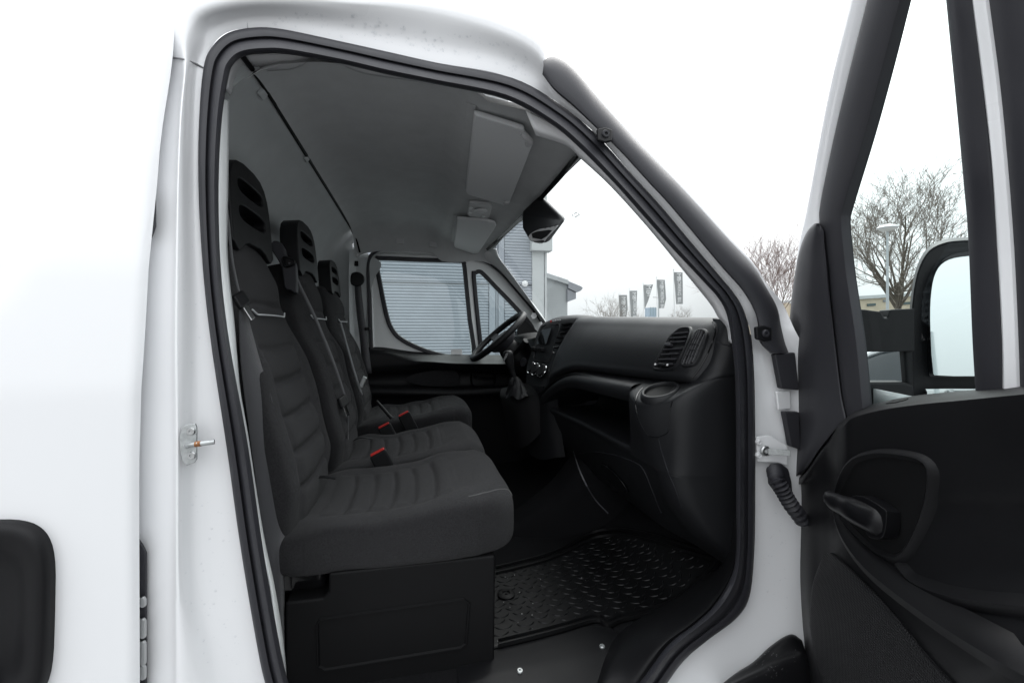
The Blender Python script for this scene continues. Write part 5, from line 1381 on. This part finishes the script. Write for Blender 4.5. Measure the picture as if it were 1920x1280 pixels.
# ================================================================= surroundings
mat('asphalt', (.22, .22, .22), .85, bump=(60, .6, .01, 'noise'), var=(3, .25))
mat('clad_grey', (.32, .345, .38), .55, spec=.4, var=(1.2, .08))
mat('clad_light', (.46, .48, .48), .6, spec=.3, var=(1.0, .06))
mat('clad_dark', (.20, .21, .22), .6)
mat('roof_grey', (.30, .31, .33), .6, var=(2, .1))
mat('window_dark', (.06, .09, .09), .1, spec=.6)
mat('window_pale', (.25, .33, .33), .15, spec=.6)
mat('beige_wall', (.46, .40, .30), .85, var=(1.5, .1))
mat('bark', (.10, .085, .065), .9, var=(6, .3), bump=(40, .6, .02, 'noise'))
mat('twig', (.19, .165, .14), .9)
mat('twig_red', (.20, .15, .135), .9)
mat('flag_grey', (.30, .31, .31), .85, var=(2, .06))
mat('flag_print', (.85, .86, .86), .8)
mat('pole_white', (.70, .71, .71), .4)
mat('pole_steel', (.42, .45, .46), .45, metal=.5)
mat('tower_blue', (.34, .42, .50), .4, var=(.08, .2))
mat('car_white', (.72, .73, .74), .3, coat=.8)
mat('car_dark', (.03, .033, .037), .3, coat=.8)
mat('car_red', (.45, .03, .025), .3, coat=.8)
mat('car_silver', (.45, .47, .48), .32, metal=.4, coat=.8)
mat('car_glass', (.03, .036, .04), .05, spec=.8)
mat('lamp_lens', (.75, .75, .72), .2)
mat('hedge', (.06, .065, .05), .9, var=(8, .4))

gv = [Vector((x, y, GROUND)) for y in (-400, -60, -10, 10, 60, 900) for x in (-500, -60, -10, 10, 60, 700)]
g = mk('ground', gv, grid_faces(6, 6), 'asphalt', None, smooth=False); g['kind'] = 'structure'

# ---- metal clad hall behind the van
BY = 10.0
bld = empty('clad_hall', (P(900, 600, BY).x, BY, GROUND), 'grey hall with horizontal corrugated metal cladding behind the van', 'building')
def bx_(u): return P(u, 600, BY).x
def corrugated(name, x0, x1, z0, z1, y, m, parent, pitch=.078, amp=.014, plane='xz'):
    n = int((z1 - z0) / pitch * 6); v = []
    for i in range(n + 1):
        z = z0 + (z1 - z0) * i / n
        o = amp * math.sin(2 * math.pi * (z - z0) / pitch)
        o = max(-amp * .8, min(amp * .8, o * 1.4))
        v += [Vector((x0, y + o, z)), Vector((x1, y + o, z))]
    return mk(name, v, [(2 * i, 2 * i + 1, 2 * i + 3, 2 * i + 2) for i in range(n)], m, parent, sharp=60)
xa, xb_, xc, xd_, xe = bx_(-200), bx_(917), bx_(945), bx_(997), bx_(1025)
zj = P(800, 531, BY).z
for (z0, z1) in ((GROUND, zj - .02), (zj + .02, 5.2)):
    corrugated('cladding', xa, xb_ - .015, z0, z1, BY, 'clad_grey', bld)
    corrugated('cladding', xc + .015, xd_, z0, z1, BY, 'clad_grey', bld)
b = MB(); b.box(((xa + xb_) / 2, BY + .05, zj), (xb_ - xa, .06, .05)); b.build('joint_strip', 'clad_dark', bld, smooth=False)
xm = (xb_ + xc) / 2
for (q0, q1) in ((xb_, xb_ + (xc - xb_) * .42), (xb_ + (xc - xb_) * .47, xb_ + (xc - xb_) * .56), (xb_ + (xc - xb_) * .61, xc)):
    b = MB(); b.box(((q0 + q1) / 2, BY, 1.8), (q1 - q0, .05, 6.8)); b.build('flat_panel', 'clad_grey', bld, smooth=False)
b = MB(); b.box((xd_ + (xe - xd_) * .40, BY - .01, 1.2), ((xe - xd_) * .78, .06, 5.6)); b.build('corner_panel', 'clad_light', bld, smooth=False)
b = MB(); b.box((xe - (xe - xd_) * .08, BY - .005, 1.2), ((xe - xd_) * .14, .06, 5.6)); b.build('corner_panel', 'clad_light', bld, smooth=False)
zf = P(1010, 472, BY).z
b = MB(); b.box(((xd_ + xe) / 2 + .03, BY - .02, zf + .45), (xe - xd_ + .16, .34, .90)); b.build('fascia', 'clad_light', bld, smooth=False, bevel=(.01, 1))
b = MB(); b.box(((xa + xe) / 2, BY + 3.05, 1.8), (xe - xa - .05, 5.9, 6.7)); b.build('wall', 'clad_grey', bld, smooth=False)
bell = P(984, 532, BY - .06)
lathe('alarm_bell', bell, Vector((0, -1, 0)), [(.085, 0), (.085, .03), (.07, .05), (.035, .055), (.03, .085), (.001, .085)], 'pole_white', bld, n=24)

# ---- low wing with sloping roof further back
WY = 13.0
wing = empty('low_wing', (P(1035, 600, WY).x, WY, GROUND), 'low pale grey building wing with a sloping eaves roof beyond the hall', 'building')
def wq(u, v, y=WY): return P(u, v, y)
wl = plate('wall', [wq(u, v) for u, v in [(985, 505), (1000, 510), (1064, 532), (1064, 720), (985, 720)]], 'clad_light', wing, thick=6, dirn=Vector((0, 1, 0)))
n_l = 26
for i in range(n_l):
    v = 540 + i * 4.2
    a, c = wq(1001, v), wq(1063.5, v)
    b = MB(); b.box(((a.x + c.x) / 2, WY - .005, a.z), (c.x - a.x, .014, .040)); b.build('siding_board', 'clad_light', wing, smooth=False)
plate('roof', [wq(u, v, WY - .15) for u, v in [(985, 498), (1000, 503), (1066, 525), (1066, 533), (1000, 512), (985, 507)]], 'clad_light', wing, thick=6.3, dirn=Vector((0, 1, 0)))
plate('eaves', [wq(u, v, WY - .15) for u, v in [(1066, 527), (1090, 537), (1093, 540), (1089, 545), (1082, 548), (1066, 540)]], 'roof_grey', wing, thick=6.3, dirn=Vector((0, 1, 0)))
plate('gutter_box', [wq(u, v, WY - .1) for u, v in [(1064, 541), (1080, 549), (1080, 560), (1064, 566)]], 'roof_grey', wing, thick=6.2, dirn=Vector((0, 1, 0)))
for u in (1011.5, 1018.5):
    a = wq(u, 512); b = MB(); b.box((a.x, WY - .02, a.z - .9), (.02, .03, 1.6)); b.build('downpipe', 'clad_dark', wing, smooth=False)
wf = plate('window', [wq(u, v, WY - .03) for u, v in [(1004, 562), (1021, 563), (1021, 640), (1004, 640)]], 'clad_light', wing, thick=.03, dirn=Vector((0, -1, 0)))
plate('pane', [wq(u, v, WY - .075) for u, v in [(1006, 567), (1019, 568), (1019, 636), (1006, 636)]], 'window_pale', wf, thick=.01, dirn=Vector((0, -1, 0)))

# ---- flags
def up_text(name, s, size, ctr, parent, face_dir):
    x = Vector((0, 0, -1)); zaxis = face_dir; y = zaxis.cross(x)
    return text_mesh(name, s, size, frame(ctr, x, y), 'flag_print', parent, depth=.002)
FL = [(1263, 508, [(0, 2), (15.5, 3), (16.5, 35), (16, 62), (6, 62), (3, 30)], 'rightmost banner flag, hanging straight, grey with white lettering'),
      (1231, 522, [(0, 2), (14.5, 3), (18.5, 38), (14, 56), (5, 56), (3, 30)], 'fourth banner flag from the left, bellied right edge, grey'),
      (1206, 533, [(0, 1), (18, 0.5), (10, 30), (2, 47), (2, 30), (1, 15)], 'triangular half furled grey banner flag in the middle of the row'),
      (1180, 543, [(0, 2), (14, 2), (14, 25), (13, 62), (4, 62), (2, 30)], 'second banner flag from the left, grey, narrow'),
      (1160, 552, [(0, 1), (15, 1), (16.5, 25), (12, 60), (4, 60), (2, 30)], 'leftmost banner flag, farthest from the van, grey')]
for i, (u, v, lp, lab) in enumerate(FL):
    t = 5.6 * FPX / (VH - v)
    top = PT(u, v, t); base = Vector((top.x + .15, top.y, GROUND))
    fe = empty('banner_flag', base, lab, 'flag', 'row of banner flags beyond the windscreen')
    tube('pole', [base, Vector((top.x, top.y, top.z + .1))], [.06, .03], 'pole_white', fe, n=10)
    lathe('pole_cap', Vector((top.x, top.y, top.z + .1)), Vector((0, 0, 1)), [(.05, 0), (.07, .05), (.05, .1), (.001, .12)], 'pole_white', fe, n=12)
    pts = [PT(u + a, v + b2, t) + Vector((0, .12 * math.sin(b2 * .2 + a * .3), 0)) for a, b2 in lp]
    ban = plate('banner', pts, 'flag_grey', fe, thick=.012, dirn=-FWD)
    if i != 2:
        big = (lp[1][0] - 0) * t / FPX
        c = PT(u + 9.5, v + 36, t) - FWD * (.03 + .12)
        up_text('lettering', 'MOBERG BIL', big * .56, c, ban, -FWD)
        c = PT(u + 8.5, v + 11.5, t) - FWD * (.03 + .12)
        up_text('emblem', 'MB', big * .72, c, ban, -FWD)
    else:
        c = PT(u + 9.5, v + 9.5, t) - FWD * .15
        up_text('emblem', 'MB', .9, c, ban, -FWD)
        up_text('lettering', 'M', .6, PT(u + 9, v + 19, t) - FWD * .15, ban, -FWD)

# ---- lamps
def street_lamp(top, label, arm_dir, arm_len, post_top=False, name='street_lamp', r=.05):
    e = empty(name, Vector((top.x, top.y, GROUND)), label, 'street lamp')
    tube('post', [Vector((top.x, top.y, GROUND)), Vector((top.x, top.y, GROUND + 1.2)), top], [r * 1.5, r * 1.3, r * .8], 'pole_steel', e, n=12)
    if post_top:
        lathe('lamp_head', top, Vector((0, 0, 1)), [(.05, -.15), (.09, -.05), (.32, -.03), (.38, .02), (.30, .10), (.12, .16), (.001, .17)], 'pole_white', e, n=24)
        lathe('lamp_glass', top, Vector((0, 0, 1)), [(.30, -.032), (.22, -.10), (.001, -.12)], 'lamp_lens', e, n=24)
    else:
        d = arm_dir.normalized()
        tube('arm', [top, top + d * arm_len * .6 + Vector((0, 0, .06))], [r * .8, r * .6], 'pole_steel', e, n=10)
        h = MB(); h.box(top + d * arm_len * .8 + Vector((0, 0, .06)), (arm_len * .5, .22, .10), Matrix((d, Vector((0, 0, 1)).cross(d), Vector((0, 0, 1)))).transposed()); h.build('lamp_head', 'pole_steel', e, bevel=(.03, 2))
    return e
street_lamp(PT(1235, 558, 60), 'thin street lamp with arm between the banner flags', -RGT, .7, r=.07)
street_lamp(PT(1664, 428, 19), 'post-top street lamp in front of the big bare tree', RGT, .5, post_top=True, r=.045)
tb = empty('tower_block', PT(1220, 640, 420) * 1.0, 'pale blue tower block far off between the flags', 'building'); tb.location.z = GROUND
p = PT(1220, 592, 420); b = MB(); b.box((p.x, p.y, (PT(1220, 577, 420).z + GROUND) / 2), (7.2, 8, PT(1220, 577, 420).z - GROUND)); b.build('wall', 'tower_blue', tb, smooth=False)
for k in range(4):
    b = MB(); b.box((p.x - 2.4 + k * 1.6, p.y - 4.05, PT(1220, 584, 420).z), (.5, .1, 8)); b.build('window_strip', 'window_pale', tb, smooth=False)

# ---- bare trees
def tree(base, height, spread, label, seed, tw='twig', trunk_h=.22, levels=5, nlimb=7, r0=None, density=1.0, lean=0.0, limb=(.42, .62)):
    rnd = random.Random(seed)
    e = empty('bare_tree', base, label, 'tree', 'leafless winter trees')
    tk, cr = MB(), MB()
    r0 = r0 or height * .022
    def seg(mb, path, radii, n):
        v, f = tube_data(path, radii, n); mb.add(v, f)
    def branch(p, d, L, r, lev):
        n = 5 if lev <= 2 else (4 if lev == 3 else 3)
        path = [p]; dd = d.copy()
        for i in range(n):
            dd = (dd + Vector((rnd.uniform(-1, 1), rnd.uniform(-1, 1), rnd.uniform(-.55, .9))) * (.13 + .03 * lev) + Vector((0, 0, .05))).normalized()
            path.append(path[-1] + dd * L / n)
        rad = [r * (1 - .62 * i / n) for i in range(n + 1)]
        seg(tk if lev <= 1 else cr, path, rad, 7 if lev <= 1 else (5 if lev == 2 else 3))
        if lev >= levels: return
        k = int(round({0: nlimb, 1: 5, 2: 5, 3: 4, 4: 3}[lev] * density))
        for j in range(k):
            f = rnd.uniform(.30, 1.0) if lev else rnd.uniform(.62, 1.0)
            i = min(n - 1, int(f * n)); q = path[i].lerp(path[i + 1], f * n - i)
            base_d = (path[i + 1] - path[i]).normalized()
            az = 2 * math.pi * (j / k) + rnd.uniform(-.5, .5)
            ang = rnd.uniform(.35, .85) if lev else rnd.uniform(.2, .95) * spread
            x = base_d.orthogonal().normalized(); y = base_d.cross(x)
            nd = base_d * math.cos(ang) + (x * math.cos(az) + y * math.sin(az)) * math.sin(ang)
            LL = L * rnd.uniform(.48, .72) if lev else height * rnd.uniform(*limb)
            branch(q, nd.normalized(), LL, max(.008 if lev > 2 else .012, r * (1 - .62 * f) * rnd.uniform(.5, .72)), lev + 1)
    branch(Vector(base), Vector((lean, 0, 1)).normalized(), height * trunk_h, r0, 0)
    tk.build('trunk', 'bark', e); cr.build('crown', tw, e)
    return e
bt_ = PT(1688, 640, 22); bt_.z = GROUND
tree(bt_, 8.3, 1.0, 'big bare tree seen through the open door window', 11, r0=.21, trunk_h=.46, nlimb=11, density=1.0, limb=(.28, .44))
bt_ = PT(1452, 640, 30); bt_.z = GROUND
tree(bt_, 7.6, 1.1, 'small bare tree between windscreen pillar and open door', 5, tw='twig_red', nlimb=9, density=1.15, r0=.14, levels=4)
for u, t, h, sd_ in ((1135, 66, 5.6, 21), (1150, 74, 5.2, 22), (1168, 88, 5.4, 26)):
    p = PT(u, 640, t); p.z = GROUND
    tree(p, h, 1.0, {1135: 'bare treetop left of the leftmost flag', 1150: 'bare treetop just behind the leftmost flag', 1168: 'bare treetop between the two leftmost flags'}[u], sd_, nlimb=8, density=.9, levels=4, r0=.12)
p = PT(1276, 640, 95); p.z = GROUND
tree(p, 5.0, 1.0, 'small dense bare tree under the rightmost flag', 31, nlimb=9, levels=4, r0=.12)

# ---- low beige building behind the big tree
t = 48; c0 = PT(1600, 600, t)
bb = empty('beige_building', Vector((PT(1660, 600, t).x, PT(1660, 600, t).y, GROUND)), 'low beige flat-roofed building behind the big bare tree', 'building')
def q_(u, v): return PT(u, v, t)
plate('wall', [q_(u, v) for u, v in [(1480, 567), (1560, 562), (1660, 556), (1740, 551), (1840, 547), (1840, 660), (1480, 660)]], 'beige_wall', bb, thick=10, dirn=FWD)
plate('roof_edge', [q_(u, v) - FWD * .2 for u, v in [(1480, 563), (1560, 558), (1660, 552), (1740, 547), (1840, 543), (1840, 549), (1740, 553), (1660, 558), (1560, 564), (1480, 569)]], 'clad_light', bb, thick=10.4, dirn=FWD)
for (u, v) in [(1603, 573), (1633, 571), (1700, 568), (1755, 566)]:
    plate('window', [q_(u + a, v + c) - FWD * .05 for a, c in [(-8, -1.5), (8, -2.5), (8, 2), (-8, 3)]], 'window_dark', bb, thick=.04, dirn=-FWD)
for (u0, v0, u1, v1) in [(1655, 562, 1662, 566)]:
    plate('wall_vent', [q_(u, v) - FWD * .05 for u, v in [(u0, v0), (u1, v0), (u1, v1), (u0, v1)]], 'clad_dark', bb, thick=.04, dirn=-FWD)

# ---- parked cars
def car(pos, yaw, paint, label, L=4.4, Wd=1.8, Hh=1.45):
    e = empty('parked_car', pos, label, 'car', 'cars parked beyond the open door')
    R = Matrix.Rotation(yaw, 3, 'Z')
    def g(x, y, z): return Vector(pos) + R @ Vector((x * L, y * Wd / 2, z * Hh))
    st = [(-.5, .30, .50, .80), (-.485, .26, .58, .90), (-.40, .22, .63, .97), (-.25, .20, .65, 1.0), (0, .20, .655, 1.0), (.18, .20, .65, 1.0), (.30, .21, .63, .99), (.40, .23, .585, .96), (.47, .26, .52, .88), (.5, .31, .45, .76)]
    rows = []
    for x, zb_, zt_, w in st:
        rows.append([g(x, -w * .9, zb_), g(x, -w, zb_ + .08), g(x, -w, lerp(zb_, zt_, .6)), g(x, -w * .95, zt_ - .02), g(x, -w * .6, zt_ + .012), g(x, 0, zt_ + .02), g(x, w * .6, zt_ + .012), g(x, w * .95, zt_ - .02), g(x, w, lerp(zb_, zt_, .6)), g(x, w, zb_ + .08), g(x, w * .9, zb_)])
    body = patch('body', rows, paint, e, k=3, kr=4)
    rows = []
    for x, z, w in ((-.44, .64, .80), (-.36, .80, .74), (-.27, .955, .68), (-.12, .99, .66), (.03, .975, .66), (.10, .93, .68), (.20, .79, .76), (.29, .645, .84)):
        zb_ = .63
        rows.append([g(x, -w - .06 * (z > .7), zb_), g(x, -w, lerp(zb_, z, .75)), g(x, -w * .82, z), g(x, 0, z + .012), g(x, w * .82, z), g(x, w, lerp(zb_, z, .75)), g(x, w + .06 * (z > .7), zb_)])
    cab = patch('glasshouse', rows, 'car_glass', e, k=3, kr=4)
    rows = [[g(x, y * w, z + .006 + .012 * (1 - abs(y))) for y in (-.85, -.5, 0, .5, .85)] for x, z, w in ((-.29, .94, .69), (-.2, .985, .67), (-.06, .995, .66), (.04, .985, .66), (.09, .945, .68))]
    patch('roof', rows, paint, e, k=3, kr=3, solid=.01)
    for sgn in (-1, 1):
        for pts in ([(.29, .87, .64), (.20, .80, .79), (.10, .70, .935), (-.05, .69, .985)], [(-.05, .69, .985), (-.25, .70, .955), (-.36, .77, .80), (-.45, .84, .64)], [(-.06, .70, .98), (-.08, .92, .65)]):
            tube('pillar', crom([g(x, sgn * (w + .01), z) for x, w, z in pts], 3), .028, paint, cab, n=6)
        m = MB(); m.box(g(.19, sgn * 1.07, .70), (.12, .2, .14), R); m.build('wing_mirror', paint, e, bevel=(.03, 2))
        m = MB(); m.box(g(.455, sgn * .68, .50), (.16, .34, .12), R); m.build('headlight', 'lamp_lens', e, bevel=(.03, 2))
        m = MB(); m.box(g(-.478, sgn * .72, .54), (.12, .30, .14), R); m.build('tail_light', 'red_plastic', e, bevel=(.03, 2))
        for x in (-.30, .31):
            o = g(x, sgn * .88, .215); ax = R @ Vector((0, sgn, 0))
            w = lathe('wheel', o, ax, [(.18, -.1), (.30, -.1), (.315, -.06), (.315, .06), (.30, .1), (.21, .1)], 'rubber', e, n=26)
            lathe('rim', o, ax, [(.21, .1), (.2, .05), (.05, .05), (.001, .06)], 'steel', w, n=20)
    m = MB(); m.box(g(.495, 0, .33), (.06, .95, .14), R); m.build('grille', 'gloss_black', e, bevel=(.02, 2))
    return e
def gp2(u, t):
    p = PT(u, 700, t); p.z = GROUND; return p
car(gp2(1690, 6.0), math.radians(150), 'car_white', 'white parked car glimpsed nearest between the mirror arms')
car(gp2(1640, 10.2), math.radians(20), 'car_dark', 'dark parked car behind the white car')
car(gp2(1690, 14.5), math.radians(20), 'car_red', 'red parked car farthest back between the mirror arms')
# things behind the camera that the mirror shows
def mirror_ray(u, v):
    p = PM(u, v, .012); d = (p - CAM).normalized(); return p, d - MN * 2 * d.dot(MN)
p, d = mirror_ray(1746, 622); q = p + d * (22 / max(.2, d.length))
street_lamp(q, 'tall street lamp reflected in the door mirror', Vector((-1, 0, 0)), .8, r=.06)
p, d = mirror_ray(1810, 699); k = (GROUND + 1.2 - p.z) / d.z if d.z < -.005 else 30
q = p + d * min(40, max(14, k)); q.z = GROUND
car(q, math.radians(100), 'car_dark', 'dark parked car reflected low in the door mirror')
# ---- rain droplets on the paint and trim
dr = MB(); rnd = random.Random(4)
def droplets(tree_, regions):
    for (poly, cnt, r0, r1) in regions:
        us = [p[0] for p in poly]; vs = [p[1] for p in poly]; k = 0; tries = 0
        while k < cnt and tries < cnt * 30:
            tries += 1
            u, v = rnd.uniform(min(us), max(us)), rnd.uniform(min(vs), max(vs))
            if not inside(u, v, poly): continue
            l, n = hit(tree_, u, v)
            if l is None: continue
            r = r0 + (r1 - r0) * rnd.random() ** 2.5
            x = n.orthogonal().normalized(); y = n.cross(x); vs2 = []
            el = rnd.uniform(.85, 1.2)
            for rr_, h in ((1, -.0), (.92, .28), (.6, .50), (.2, .6)):
                for a in range(8):
                    t_ = a * math.pi / 4
                    vs2.append(l + n * (h * r) + x * (math.cos(t_) * rr_ * r) + y * (math.sin(t_) * rr_ * r * el))
            dr.add(vs2, grid_faces(4, 8, True) + [tuple(24 + a for a in range(8))]); k += 1
droplets(TS, [([(510, 22), (640, 26), (700, 30), (830, 60), (830, 100), (700, 82), (620, 66), (510, 45)], 120, .0010, .0040), ([(830, 60), (940, 75), (1010, 120), (1010, 150), (930, 125), (830, 100)], 70, .0010, .0034),
              ([(320, 300), (365, 300), (380, 620), (355, 780), (330, 780)], 40, .0008, .0020), ([(330, 880), (420, 880), (470, 1250), (340, 1250)], 60, .0008, .0022), ([(1290, 420), (1400, 560), (1395, 575), (1280, 430)], 30, .0010, .0026),
              ([(1420, 900), (1470, 960), (1480, 1150), (1420, 1100)], 45, .0008, .0022)])
droplets(bvh(step), [([(1360, 1265), (1440, 1215), (1500, 1215), (1505, 1275)], 40, .0012, .0030)])
o = dr.build('rain_droplets', 'water', van, sharp=None); o['kind'] = 'stuff'
